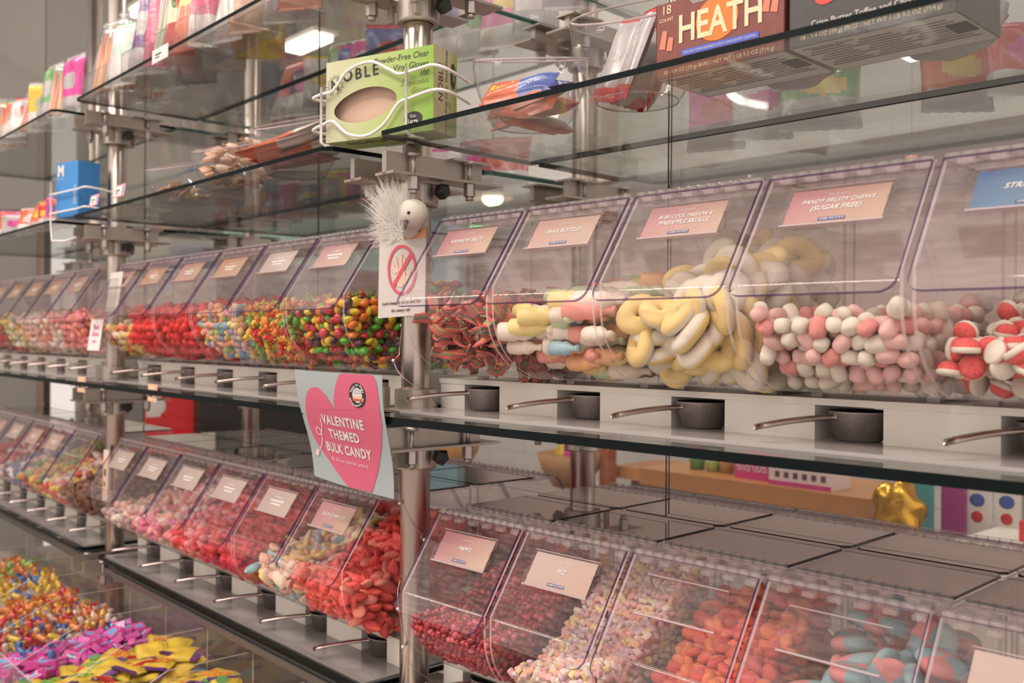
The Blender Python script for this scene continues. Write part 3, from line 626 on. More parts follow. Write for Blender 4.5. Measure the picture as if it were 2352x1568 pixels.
# ================================================================== SCOOPS
def scoop_meshes():
    c = MB(); c.lathe([(.0001, .0), (.021, .0), (.0235, .002), (.0305, .029), (.0312, .030), (.0302, .0305), (.0225, .0035), (.0001, .0025)], 32)
    h = MB(); n = 12; vs = []; fs = []
    for i in range(n + 1):
        t = i / n; L_ = .026 + .090 * t; wd = .0050 + .0008 * t; z = .0245 - .009 * t + .002 * math.sin(t * 3)
        if i == n: wd *= .55
        for a, b_ in ((-1, -.4), (-.7, .8), (.7, .8), (1, -.4), (0, -1)): vs.append((-L_, a * wd, z + b_ * .0034))
    for i in range(n):
        for j in range(5): fs.append((i * 5 + j, i * 5 + (j + 1) % 5, (i + 1) * 5 + (j + 1) % 5, (i + 1) * 5 + j))
    fs += [tuple(range(5)), tuple(range(n * 5, n * 5 + 5))[::-1]]; h.add(vs, fs, 0, True)
    return c.mesh('cup', CAST), h.mesh('handle', mat('worn_cast_handle', (.50, .42, .40), .22, 1.0, noise=.1, nscale=150))
SC = scoop_meshes()
def scoop(s_, x, z, rz, label, y=.052):
    t = thing('metal_scoop', label, 'scoop', s_, x, y, z + .0032, rz, 'cast metal scoops under the bins'); part('cup', SC[0], None, t); part('handle', SC[1], None, t)
for k, (dx, a) in enumerate(((-.002, 58), (.006, 66), (-.008, 66), (0, 60), (0, 62), (0, 60))):
    scoop(3, .110 + .1805 * k + dx, zt['middle'], R(a), f'cast metal scoop in the {nth[k]} gap from the post under the upper right bins', .045 if k == 0 else .05)
    scoop(3, .110 + .1805 * k, zt['lower'], R(62), f'cast metal scoop in the {nth[k]} gap from the post under the lower right bins')
    scoop(2, X2[k] + .015, zt['middle'], R(60 + 4 * (k % 3)), f'cast metal scoop under the upper centre bins, {nth[k]} gap from the left post')
    scoop(2, X2[k] + .015, zt['lower'], R(58 + 5 * (k % 2)), f'cast metal scoop under the lower centre bins, {nth[k]} gap from the left post')
    scoop(2, X1[k] + .02, zt['middle'], R(60), f'cast metal scoop under the far left upper bins, {nth[k]} gap from the post')
    scoop(2, X1[k] + .02, zt['lower'], R(60), f'cast metal scoop under the far left lower bins, {nth[k]} gap from the post')
# ================================================================== SIGNS
class Quad:      # a sheet through four corners in space, drawn on with (u, v) measured in sheet pixels
    def __init__(s, C4, Q4, bow=0.): s.C = [Vector(c) for c in C4]; s.Q = Q4; s.bow = bow; s.n = ((s.C[1] - s.C[0]).cross(s.C[3] - s.C[0])).normalized() * -1
    def P(s, u, v, h=0):
        a, b, c, d = s.C; p = a * (1 - u) * (1 - v) + b * u * (1 - v) + c * u * v + d * (1 - u) * v
        return p + s.n * (h + s.bow * math.sin(v * 6.283) * .5 + s.bow * .6 * math.sin(u * 3.14))
    def uv(s, x, y):
        u = v = .5
        for _ in range(12):
            def f(u, v): return [s.Q[0][i] * (1 - u) * (1 - v) + s.Q[1][i] * u * (1 - v) + s.Q[2][i] * u * v + s.Q[3][i] * (1 - u) * v for i in (0, 1)]
            f0 = f(u, v); e = 1e-4; fu = f(u + e, v); fv = f(u, v + e)
            a, b, c, d = (fu[0] - f0[0]) / e, (fv[0] - f0[0]) / e, (fu[1] - f0[1]) / e, (fv[1] - f0[1]) / e; D = a * d - b * c
            rx, ry = x - f0[0], y - f0[1]; u += (rx * d - ry * b) / D; v += (a * ry - c * rx) / D
        return u, v
    def sheet(s, mb, n=12, mi=0, th=.0006):
        vs = [s.P(i / n, j / n, h) for h in (0, -th) for j in range(n + 1) for i in range(n + 1)]; m_ = (n + 1) ** 2
        fs = [(j * (n + 1) + i, j * (n + 1) + i + 1, (j + 1) * (n + 1) + i + 1, (j + 1) * (n + 1) + i) for j in range(n) for i in range(n)]
        mb.add(vs, fs + [tuple(m_ + q for q in f)[::-1] for f in fs], mi, True)
    def poly(s, mb, pts, h, mi, raw=False, clip=True):      # fan polygon, finely split so that it follows the sheet
        q = [s.uv(*p) if not raw else p for p in pts]
        if clip: q = [(min(1, max(0, u)), min(1, max(0, v))) for u, v in q]
        mb.add([s.P(u, v, h) for u, v in q], [tuple(range(len(q)))], mi)
    def strip(s, mb, L_, Rr, h, mi):
        a = [s.uv(*p) for p in L_]; b = [s.uv(*p) for p in Rr]; n = len(a); cl = lambda p: (min(1, max(0, p[0])), min(1, max(0, p[1])))
        K = 10; vs = []
        for i in range(n):
            for k in range(K + 1): u, v = cl((a[i][0] * (1 - k / K) + b[i][0] * k / K, a[i][1] * (1 - k / K) + b[i][1] * k / K)); vs.append(s.P(u, v, h))
        mb.add(vs, [(i * (K + 1) + k, i * (K + 1) + k + 1, (i + 1) * (K + 1) + k + 1, (i + 1) * (K + 1) + k) for i in range(n - 1) for k in range(K)], mi, True)
    def text(s, mb, body, cx, cy, hgt, wid, h, mi, **k):      # hgt, wid in sheet uv
        t = MB(); text(body, 1, Matrix(), t, 0, **k)
        xs = [v[0] for v in t.v]; ys = [v[1] for v in t.v]; x0, x1, y0, y1 = min(xs), max(xs), min(ys), max(ys)
        u0, v0 = s.uv(cx, cy); mb.add([s.P(u0 + ((x - x0) / (x1 - x0) - .5) * wid, v0 - ((y - y0) / (y1 - y0) - .5) * hgt, h) for x, y, z in t.v], t.f, mi)
def wpos(px, py, **k): p = at(px, py, **k); return (p.x, p.y, p.z + Z0)
q = Quad([wpos(677, 848, y=-.122), wpos(878, 862, y=-.122), wpos(905, 1146, y=-.088), wpos(722, 1092, y=-.088)], [(65, 80), (1020, 160), (1165, 1500), (285, 1240)], .006)
mb = MB(); q.sheet(mb, 14)
ys = [(110, 590, 940), (160, 592, 955), (230, 580, 975), (300, 572, 990), (400, 565, 1010), (505, 570, 1022)]
q.strip(mb, [(628, 112), (604, 150), (585, 210), (570, 300), (565, 400), (572, 510)], [(925, 135), (948, 170), (975, 230), (992, 300), (1012, 400), (1024, 510)], .0006, 1)
q.strip(mb, [(255, 308), (228, 380), (217, 480), (218, 510)], [(400, 285), (480, 360), (545, 460), (572, 510)], .0006, 1)
q.strip(mb, [(330, 267), (290, 275), (255, 308)], [(330, 267), (370, 270), (400, 285)], .0006, 1)
q.strip(mb, [(218, 510), (222, 590), (238, 680), (265, 770), (310, 870), (370, 950), (440, 1040), (520, 1140), (610, 1250), (715, 1365)], [(1024, 510), (1036, 590), (1045, 690), (1040, 780), (1033, 870), (1025, 960), (1010, 1060), (1000, 1170), (980, 1290), (958, 1425)], .0006, 1)
def oval(cx, cy, rx, ry, tilt=.12, n=28): return [(cx + rx * math.cos(a) + ry * math.sin(a) * tilt, cy + ry * math.sin(a) + rx * math.cos(a) * .15) for a in [2 * math.pi * k / n for k in range(n)]]
q.poly(mb, oval(812, 358, 80, 133), .0012, 2); q.poly(mb, oval(815, 358, 48, 80), .0015, 3)
for yy, mi_, hh in ((300, 4, 12), (328, 4, 9), (378, 5, 14), (405, 6, 12)): q.poly(mb, [(772, yy - hh), (858, yy - hh + 8), (860, yy + hh + 6), (775, yy + hh - 4)], .0018, mi_)
def ring_text(body, cx, cy, rx, ry, a0, a1, size, mi, flip=1):
    for i, ch in enumerate(body):
        if ch == ' ': continue
        a = a0 + (a1 - a0) * i / max(1, len(body) - 1); px_, py_ = cx + rx * math.cos(a), cy - ry * math.sin(a)
        t = MB(); text(ch, 1, Matrix(), t, 0, bold=.03); r_ = a - math.pi / 2 * flip
        u0, v0 = q.uv(px_, py_ + rx * .15 * math.cos(a)); mb.add([q.P(u0 + size * (x * math.cos(r_) - y * math.sin(r_)), v0 - size * .78 * (x * math.sin(r_) + y * math.cos(r_)), .0018) for x, y, z in t.v], t.f, mi)
ring_text('Game On State', 812, 356, 64, 106, R(160), R(22), .030, 3); ring_text('www.GameOnState.com', 812, 360, 64, 108, R(200), R(345), .026, 3, -1)
q.text(mb, 'VALENTINE', 645, 645, .088, .49, .0012, 3, bold=.035, sp=1.14); q.text(mb, 'THEMED', 655, 800, .085, .36, .0012, 3, bold=.035, sp=1.14); q.text(mb, 'BULK CANDY', 690, 965, .088, .54, .0012, 3, bold=.035, sp=1.14)
q.text(mb, '$3.50 per quarter pound', 705, 1100, .045, .44, .0012, 7)
q.poly(mb, [(300, 1010), (318, 940), (350, 960), (345, 1020)], .0012, 7)
cv = [(402, 596), (415, 680), (402, 760), (375, 790), (340, 765), (333, 715), (360, 700), (395, 740), (404, 830), (385, 910), (360, 945)]
for a, b in zip(cv, cv[1:]):
    dx, dy = b[0] - a[0], b[1] - a[1]; L_ = math.hypot(dx, dy); nx, ny = -dy / L_ * 5.5, dx / L_ * 5.5
    q.poly(mb, [(a[0] + nx, a[1] + ny), (b[0] + nx, b[1] + ny), (b[0] - nx, b[1] - ny), (a[0] - nx, a[1] - ny)], .0014, 7)
me = mb.mesh('valentine_poster', [mat('poster_paper', (.36, .41, .42), .6), mat('poster_pink', (.62, .115, .20), .55), INK, WINK, mat('poster_lilac', (.5, .48, .6), .5), mat('poster_orange', (.85, .5, .25), .5), mat('poster_red', (.6, .08, .08), .5), mat('poster_pale_pink', (.86, .6, .6), .5)])
tag(link('hanging_poster', me), 'pale blue poster with a big pink heart hung on the upper shelf edge', 'poster')
# no-hands sign
q = Quad([wpos(872, 535, y=-.040), wpos(979, 519, y=-.026), wpos(976, 722, y=-.026), wpos(868, 731, y=-.040)], [(285, 607), (702, 545), (690, 1340), (268, 1372)])
mb = MB(); q.sheet(mb, 2)
q.poly(mb, [(285, 607), (702, 545), (700, 650), (280, 697)], .0004, 1)
q.text(mb, 'Use your hands', 500, 612, .044, .75, .0008, 2, shear=.25, bold=.02); q.text(mb, 'to get candy.', 495, 652, .046, .42, .0008, 2, shear=.25, bold=.02)
q.text(mb, "Let's keep it clean and fun", 485, 1232, .050, .82, .0008, 2, shear=.25, bold=.02); q.text(mb, 'for everyone!', 480, 1302, .048, .40, .0008, 2, shear=.25, bold=.02)
n = 40; o_ = [q.uv(492 + 130 * math.cos(6.2832 * k / n), 938 - 226 * math.sin(6.2832 * k / n)) for k in range(n)]; i_ = [q.uv(492 + 110 * math.cos(6.2832 * k / n), 938 - 200 * math.sin(6.2832 * k / n)) for k in range(n)]
mb.add([q.P(u, v, .0012) for u, v in o_ + i_], [(k, (k + 1) % n, n + (k + 1) % n, n + k) for k in range(n)], 3)
q.poly(mb, [(402, 1075), (565, 780), (590, 800), (425, 1098)], .0012, 3)
for pts in ([(430, 985), (400, 890), (412, 880), (455, 960)], [(440, 960), (425, 830), (440, 820), (468, 950)], [(462, 950), (478, 795), (496, 790), (492, 950)], [(488, 950), (508, 830), (524, 830), (515, 960)], [(430, 960), (520, 950), (525, 1010), (495, 1095), (455, 1090), (430, 1020)], [(515, 1010), (560, 935), (578, 945), (540, 1040), (505, 1080)]):
    q.poly(mb, pts, .0008, 4)
tag(link('hand_sign', mb.mesh('hand_sign', [mat('sign_white', (.62, .56, .52), .3), mat('sign_orange', (.75, .36, .20), .4), INK, mat('sign_red', (.72, .09, .14), .4), mat('sign_skin', (.83, .55, .44), .5)])), 'laminated no-hands sign with a red barred circle clipped to the middle post', 'sign')
# upright strip holding the sign
mb = MB(); mb.box((.018, -.034, .115), (.026, -.026, .195)); mb.cyl((.022, -.034, .188), (.022, -.024, .188), .004, 10, 1)
solo('sign_clip', mb, [mat('tan_strip', (.5, .36, .28), .4), DARKP], 'slim upright clip strip beside the white dove', 'clip', 3, .012, .004, 0)
# ================================================================== DOVE
WF = mat('dove_white', (.66, .60, .53), .8, bump=.2, bscale=400); rg = random.Random(5)
hp = Vector(wpos(948, 490, y=-.05))
t = bpy.data.objects.new('feathered_dove', None); COL.objects.link(t); t.location = hp; tag(t, 'white feathered toy dove perched above the no-hands sign', 'decoration')
mb = MB(); mb.ball((0, 0, 0), (.0218, .0212, .0198), 28, 16); mb.ball((-.014, .012, -.006), (.019, .016, .016), 24, 12); mb.ball((-.032, .018, -.016), (.020, .014, .015), 20, 10); part('body', mb, WF, t)
tocam = (CAM + Vector((0, 0, Z0)) - hp).normalized(); right = CR.copy(); up = Vector((0, 0, 1))
eye = -right * .0055 + up * .001 + tocam * .0206
mb = MB(); mb.ball(tuple(eye), .0024, 12, 8); part('eye', mb, mat('glossy_black_eye', (.01, .01, .01), .05), t)
mb = MB(); a = -right * .009 - up * .010 + tocam * .0168; mb.cyl(tuple(a), tuple(a - up * .0125 + tocam * .004 - right * .001), .0034, 10, 0, r2=.0004); part('beak', mb, mat('beak_grey', (.08, .06, .06), .35), t)
mb = MB()
for k in range(1500):
    u = rg.random(); root_ = -right * (.012 + .018 * rg.random()) + up * (-.038 + .036 * rg.random()) + tocam * rg.uniform(-.008, .010)
    if u < .72: d_ = (-right * rg.uniform(-.1, .75) + up * rg.uniform(.6, 1.3) + tocam * rg.uniform(-.4, .4)).normalized(); L_ = rg.uniform(.025, .062)
    else: d_ = (-right * rg.uniform(.6, 1.2) + up * rg.uniform(-.8, .2) + tocam * rg.uniform(-.3, .4)).normalized(); L_ = rg.uniform(.015, .036)
    s_ = d_.cross(tocam).normalized() * rg.uniform(.0002, .0006); bend = right * rg.uniform(-.012, .008); vs = []
    for i in range(5):
        f_ = i / 4; c_ = root_ + d_ * L_ * f_ + bend * f_ * f_; wd = 1 - .85 * f_; vs += [c_ - s_ * wd, c_ + s_ * wd]
    mb.add(vs, [(2 * i, 2 * i + 1, 2 * i + 3, 2 * i + 2) for i in range(4)], 0, True)
part('tail_feathers', mb, mat('feather_white', (.86, .82, .76), .9), t)
# ================================================================== GLOVE BOX IN WIRE HOLDER
GL, GH, GD = .186, .1145, .056
gx, gy, gz = -.071, -.110, .2765; ga = R(15.5)
t = thing('glove_box', 'green and cream box of disposable gloves in the white wire holder', 'box', 3, gx, gy, gz, ga)
def grad2(name, c0, c1, c2, x0, x1, ax=0):
    if name in MATS: return MATS[name]
    mt, nt, out = nodes(name); L = nt.links.new; b = nt.nodes.new('ShaderNodeBsdfPrincipled'); L(b.outputs[0], out.inputs[0]); b.inputs['Roughness'].default_value = .4
    tc = nt.nodes.new('ShaderNodeTexCoord'); sp = nt.nodes.new('ShaderNodeSeparateXYZ'); L(tc.outputs['Object'], sp.inputs[0])
    r = nt.nodes.new('ShaderNodeMapRange'); r.inputs[1].default_value = x0; r.inputs[2].default_value = x1; L(sp.outputs[ax], r.inputs[0])
    cr = nt.nodes.new('ShaderNodeValToRGB'); cr.color_ramp.elements[0].color = (*c0, 1); cr.color_ramp.elements[1].color = (*c2, 1); e = cr.color_ramp.elements.new(.6); e.color = (*c1, 1)
    L(r.outputs[0], cr.inputs[0]); L(cr.outputs[0], b.inputs['Base Color']); MATS[name] = mt; return mt
mb = MB(); n = 40; ex, ez, ea, eb = .070, .047, .052, .0235
def rectp(a):
    c, s_ = math.cos(a), math.sin(a); k = min((GL - ex if c > 0 else ex) / max(1e-6, abs(c)), (GH - ez if s_ > 0 else ez) / max(1e-6, abs(s_))); return (ex + c * k, 0, ez + s_ * k)
angs = sorted([2 * math.pi * k / n for k in range(n)] + [math.atan2(b_, a_) % (2 * math.pi) for a_, b_ in ((GL - ex, GH - ez), (-ex, GH - ez), (-ex, -ez), (GL - ex, -ez))]); N = len(angs)
vs = [rectp(a) for a in angs] + [(ex + ea * math.cos(a) * (1 + .06 * math.cos(2 * a)), 0, ez + eb * math.sin(a) * 1.0 + .004 * math.cos(a)) for a in angs]
mb.add(vs, [(k, (k + 1) % N, N + (k + 1) % N, N + k) for k in range(N)], 0)
mb.box((0, .0002, 0), (GL, GD, GH), [1, 1, 3, 2, 1, 1]); mb.f = [f for k, f in enumerate(mb.f) if k != N + 2]; mb.m = [f for k, f in enumerate(mb.m) if k != N + 2]; mb.sm.pop()
mb.box((.004, .012, .004), (GL - .004, .013, GH - .004), 3)
part('carton', mb, [grad2('carton_green', (.55, .52, .36), (.38, .48, .15), (.22, .40, .04), 0, GL), mat('carton_top', (.36, .46, .14), .4), grad2('carton_side', (.50, .48, .26), (.52, .45, .28), (.24, .36, .03), 0, GD, 1), mat('raw_cardboard', (.62, .42, .32), .8)], t)
mb = MB(); F0 = lambda x, z, e=.0004: TR(x, -e, z) @ UPF
text('N', .021, F0(.0165, .0795, .0007) @ Matrix.Diagonal((.95, 1.0, 1, 1)), mb, 0, .0, bold=.03); text('OBLE', .022, F0(.062, .0915) @ RZ(R(3)), mb, 0, .0, sp=1.35, bold=.02)
text('Powder-Free Clear', .0118, F0(.178, .104), mb, 0, .1, 'RIGHT'); text('Vinyl Gloves', .0118, F0(.178, .091), mb, 0, .1, 'RIGHT'); text('100', .0105, F0(.178, .0785), mb, 0, .2, 'RIGHT')
text('Disposable', .0105, F0(.178, .068), mb, 1, .3, 'RIGHT'); text('Gloves', .0105, F0(.178, .057), mb, 1, .3, 'RIGHT')
for k in range(26):
    a = 2 * math.pi * k / 26; r0, r1 = .0098, .0098 + (.0065 if k % 2 else .0045); cx, cz = .0165, .080
    if math.sin(a) < -.95: continue
    mb.cyl((cx + r0 * math.cos(a), -.0004, cz + r0 * math.sin(a)), (cx + r1 * math.cos(a), -.0004, cz + r1 * math.sin(a)), .0003, 4, 0)
vs = [(.153 + .0155 * math.cos(2 * math.pi * k / 24), -.0005, .019 + .0095 * math.sin(2 * math.pi * k / 24)) for k in range(24)]; mb.add(vs, [tuple(range(24))], 0)
text('Size', .0065, F0(.153, .0225, .0009), mb, 2); text('Large', .0075, F0(.153, .0155, .0009), mb, 2, bold=.02)
G1 = lambda y, z, e=.0004: TR(GL + e, y, z) @ RZ(R(90)) @ UPF @ RZ(R(90))
text('NOBLE', .0155, G1(.017, .068), mb, 0, 0, sp=1.1); text('Powder-Free Clear Vinyl Gloves', .0088, G1(.030, .056), mb, 0, .1); text('Quantity 100', .007, G1(.0385, .026), mb, 1)
vs = [(GL + .0005, .046 + .0065 * math.cos(2 * math.pi * k / 20), .082 + .018 * math.sin(2 * math.pi * k / 20)) for k in range(20)]; mb.add(vs, [tuple(range(20))], 0); text('Large', .0065, G1(.0465, .082, .0009), mb, 2)
text('NOBLE', .021, TR(.06, .02, -.0004) @ RX(math.pi) , mb, 0, 0, sp=1.1)
part('print', mb, [INK, mat('olive_print', (.22, .26, .10), .5), WINK], t)
t2 = thing('wire_holder', 'white coated wire holder around the green glove box', 'holder', 3, gx, gy, gz, ga)
def smooth(p, k=6):
    out = []
    for i in range(len(p) - 1):
        p0, p1, p2, p3 = [Vector(p[min(max(j, 0), len(p) - 1)]) for j in (i - 1, i, i + 1, i + 2)]
        for j in range(k):
            t_ = j / k; out.append(.5 * ((2 * p1) + (p2 - p0) * t_ + (2 * p0 - 5 * p1 + 4 * p2 - p3) * t_ ** 2 + (3 * p1 - p0 - 3 * p2 + p3) * t_ ** 3))
    return out + [Vector(p[-1])]
for pts in ([(-.004, .06, .070), (-.022, .03, .068), (-.024, .0, .066), (-.004, -.006, .069), (.018, -.006, .072), (.045, -.007, .096), (.085, -.007, .103), (.118, -.007, .088), (.135, -.006, .080), (.165, -.006, .083), (.190, -.005, .085), (.206, .01, .079), (.205, .06, .074)],
            [(-.004, .06, .022), (-.022, .03, .020), (-.024, .0, .020), (-.002, -.006, .025), (.018, -.006, .028), (.045, -.007, .008), (.078, -.007, .002), (.108, -.007, .014), (.132, -.006, .040), (.150, -.006, .045), (.190, -.005, .052), (.206, .01, .050), (.205, .06, .046)]):
    mb = MB(); mb.tube(smooth(pts), .0022, 10); part('shaped_wire', mb, WIRE, t2)
for x in (-.002, .147):
    mb = MB(); mb.tube([(x, -.0085, .088 if x > 0 else .078), (x, -.0085, .0), (x + .003, -.004, -.004), (x + .01, .02, -.004)], .0021, 10); part('upright_wire', mb, WIRE, t2)
mb = MB(); mb.box((.06, .0575, .0), (.10, .062, .09)); part('mounting_plate', mb, WIRE, t2)
# ================================================================== SHINY WIRE OF TINY LIGHTS ON THE MIDDLE POST
t = thing('fairy_light_string', 'thin silver wire of tiny round lights wound down the middle post', 'string lights', 2, 0, 0, 0)
pts = []; rg = random.Random(2)
for k in range(150):
    z = .55 - k * .0072; a = R(-60) + k * .23 + .8 * math.sin(k * .21); r_ = .0245 + (.008 if -.12 < z < -.03 or z < -.45 else 0); pts.append((r_ * math.cos(a), r_ * math.sin(a), z))
mb = MB(); mb.tube(pts, .0005, 5); part('wire', mb, STEEL, t)
bd = MB(); bd.ball((0, 0, 0), .0028, 10, 6); bm_ = bd.mesh('bead', mat('bead_silver', (.85, .8, .76), .1, .6))
for k in range(4, 150, 7): b = part('bead', bm_, None, t); b.location = Vector(pts[k]) * 1.02

# ================================================================== BOWLS, BOXES AND BARS ON THE THIRD SHELF
def bowl(s_, x, y, r0, r1, h0, tilt, rz, label, z=ZT1 + .0068):
    mb = MB(); n = 36
    pr = [(.0001, .0008), (r0 * .86, .0008), (r0, .0), (r0 * 1.04, .003), (r0 * 1.12, .008)]
    for k in range(1, 9):
        a = k / 8; pr.append((r0 * 1.12 + (r1 - r0 * 1.12) * math.sin(a * 1.75) / 1.0, .008 + h0 * a))
    def fn(v, a):
        t_ = max(0, (v[2] - .008) / h0); return (v[0], v[1], v[2] * (1 + 0) + t_ * tilt * (math.sin(a) * .5 + .5)) if v[2] > .008 else v
    mb.lathe(pr, n, 0, None, False, fn)
    rim = []
    for k in range(n + 1):
        a = 2 * math.pi * k / n; rr, zz = pr[-1]; rim.append((rr * math.cos(a), rr * math.sin(a), zz + tilt * (math.sin(a) * .5 + .5)))
    mb.tube(rim, .0015, 6, 1); fr = [(r0 * math.cos(2 * math.pi * k / n), r0 * math.sin(2 * math.pi * k / n), .0008) for k in range(n + 1)]; mb.tube(fr, .0009, 6, 1)
    return solo('plastic_bowl', mb, [PET, CEDGE], label, 'bowl', s_, x, y, z, rz, 'clear tilted candy bowls')
def pack(w, h, th, cols, zig=True, nu=10, nv=14, band=None, seed=0):
    """a sealed pouch lying flat, crimped at both ends; cols = materials by band along its length"""
    rg = random.Random(seed); mb = MB(); vs = []
    for side in (1, -1):
        for j in range(nv + 1):
            v = j / nv
            for i in range(nu + 1):
                u = i / nu; e = min(v, 1 - v); puff = (min(1, e / .16) ** .6 if e > .06 else 0) * (max(0, 1 - (2 * u - 1) ** 4)) ** .5
                y = (v - .5) * h
                if zig and j in (0, nv): y += (1 if j else -1) * .0016 * (i % 2)
                vs.append(((u - .5) * w * (1 - .06 * math.sin(v * math.pi)), y, side * (th / 2 * puff * (1 + .18 * math.sin(u * 9 + v * 7 + seed)) + .0002)))
    m_ = (nu + 1) * (nv + 1); fs = []; mi = []
    for sd in (0, 1):
        for j in range(nv):
            for i in range(nu):
                f = (sd * m_ + j * (nu + 1) + i, sd * m_ + j * (nu + 1) + i + 1, sd * m_ + (j + 1) * (nu + 1) + i + 1, sd * m_ + (j + 1) * (nu + 1) + i)
                fs.append(f if not sd else f[::-1]); mi.append(band(i / nu, j / nv, sd) if band else int(j / nv * len(cols)))
    ring = [i for i in range(nu + 1)] + [(j * (nu + 1) + nu) for j in range(1, nv + 1)] + [nv * (nu + 1) + i for i in range(nu - 1, -1, -1)] + [j * (nu + 1) for j in range(nv - 1, 0, -1)]
    for a, b in zip(ring, ring[1:] + ring[:1]): fs.append((a, b, m_ + b, m_ + a)); mi.append(mi[0])
    mb.add(vs, fs, mi, True); return mb
WR = lambda n, c, **k: mat('wrap_' + n, tuple(q * .72 for q in c), rough=k.pop('rough', .28), spec=.6, bump=.25, bscale=90, noise=.30, nscale=55, **k)
wo, wb, wy, wr, ws, wp, wg, wpu, wgo, wpk, wwh, wbr = WR('orange', (.85, .16, .05)), WR('blue', (.06, .12, .45)), WR('yellow', (.88, .60, .05)), WR('red', (.70, .02, .03)), WR('silver', (.55, .50, .50), rough=.22), WR('peach', (.85, .50, .33)), WR('green', (.15, .40, .12)), WR('purple', (.16, .04, .22)), WR('gold', (.62, .36, .10), rough=.25), WR('magenta', (.80, .06, .36)), WR('white', (.82, .74, .70)), WR('brown', (.22, .09, .05))
bowl(3, .232, -.002, .0475, .074, .058, .038, R(40), 'clear tilted bowl of orange peanut butter bars on the third shelf')
bowl(3, .408, -.005, .0475, .078, .062, .075, R(20), 'clear tilted bowl of red and grey candy packs on the third shelf')
bar = [(-.03, 0), (0, .0), (.035, .008)]
for k, (x, y, z, rz, rx_, two) in enumerate(((.232, -.024, .062, 4, 0, 1), (.228, -.018, .050, -3, 5, 0), (.236, -.015, .036, 2, 8, 0), (.246, .006, .058, -22, 0, 1), (.226, .012, .044, 12, 0, 0), (.235, .004, .024, 90, 0, 0))):
    mb = pack(.034, .118, .018, [wo, wb] if two else [wo], seed=k, band=(lambda u, v, sd: int(v > .5)) if two else None)
    me = mb.mesh('wrapped_bar', [wo, wb] if two else [wo]); M_ = RZ(R(rz - 90)) @ RY(R(55 if k < 3 else 15)) @ RX(R(rx_))
    t = solo('wrapped_bar', me, None, 'orange wrapped peanut butter bar ' + ['with a blue end, front of the tilted bowl', 'second from the top at the front of the bowl', 'seen low through the front of the bowl', 'with a blue end, at the back of the bowl', 'at the back of the tilted bowl, all orange', 'lying crossways at the bottom of the bowl'][k], 'candy bar', 3, x, y, ZT1 + z - .012, 0, 'orange wrapped bars in the bowl', M_)
    if k < 3:
        tm = MB(); text("Reese's", .014, TR(0, -.02 if two else 0, .0098) @ RZ(R(90)), tm, 0, .15, bold=.03); 
        if two: text('OREO', .009, TR(0, .018, .0096) @ RZ(R(90)), tm, 1)
        else: text('2 PEANUT BUTTER CUPS', .005, TR(-.008, 0, .0085) @ RZ(R(90)), tm, 1)
        part('print', tm, [mat('yellow_print', (.85, .6, .05), .5), WINK], t)
for k, (x, y, z, a, b_) in enumerate(((.385, -.010, .052, 28, 40), (.425, -.030, .046, 30, 20), (.402, .02, .045, 18, 60), (.44, .0, .04, 35, 0))):
    mb = pack(.052, .105, .012, None, band=lambda u, v, sd: 1 if v > .86 or v < .14 else 0, seed=k + 20)
    solo('candy_pack', mb, [ws, wr], f'grey candy pack with red crimped ends, {["upright left", "front right", "hidden back left", "back right"][k]} one in the tilted bowl', 'candy pack', 3, x, y, ZT1 + z + .008, R(b_ - 50), 'grey packs in the bowl', RX(R(72)) @ RZ(R(a - 40)))
def carton(name, label, s_, x0, x1, y0, y1, z, h, m_, pr, notch=True):
    t = thing(name, label, 'box', s_, x0, y0, z); W, D = x1 - x0, y1 - y0; mb = MB(); e = .001
    fp = [(0, 0), (W, 0), (W, h)] + ([(W * .78, h), (W * .73, h * .86), (W * .30, h * .90), (W * .26, h)] if notch else []) + [(0, h)]
    mb.prism(fp, 0, e, 'y'); mb.prism([(0, 0), (W, 0), (W, h), (0, h)], D - e, D, 'y')
    mb.box((0, 0, 0), (e, D, h)); mb.box((W - e, 0, 0), (W, D, h)); mb.box((0, 0, 0), (W, D, e), [1, 0, 0, 0, 0, 0]); part('carton', mb, [m_, mat('grey_carton_bottom', (.80, .74, .69), .5)], t)
    tm = MB(); Bt = lambda x, y: TR(x, y, -.0005) @ RX(math.pi)
    for cx in (.2, .5, .8):
        for k in range(9):
            ww = W * (.10 + .03 * ((k * 7) % 3)); tm.box((W * cx - ww, D * .15 + k * D * .075, -.0006), (W * cx + ww, D * .15 + k * D * .075 + .0011, -.0004), 0)
    text('Nutrition Facts', .008, Bt(W * .22, D * .1), tm, 0)
    tm.box((W * .86, D * .3, -.0007), (W * .98, D * .6, -.0005), 0); part('bottom_print', tm, INK, t)
    tm = MB(); pr(tm, W, h); part('front_print', tm, [mat('cream_print', (.88, .66, .42), .5), WINK, mat('blue_print', (.08, .12, .55), .5), mat('red_print', (.75, .08, .05), .5), mat('toffee_print', (.65, .22, .14), .5), mat('orange_flare', (.80, .20, .03), .5)], t)
    return t
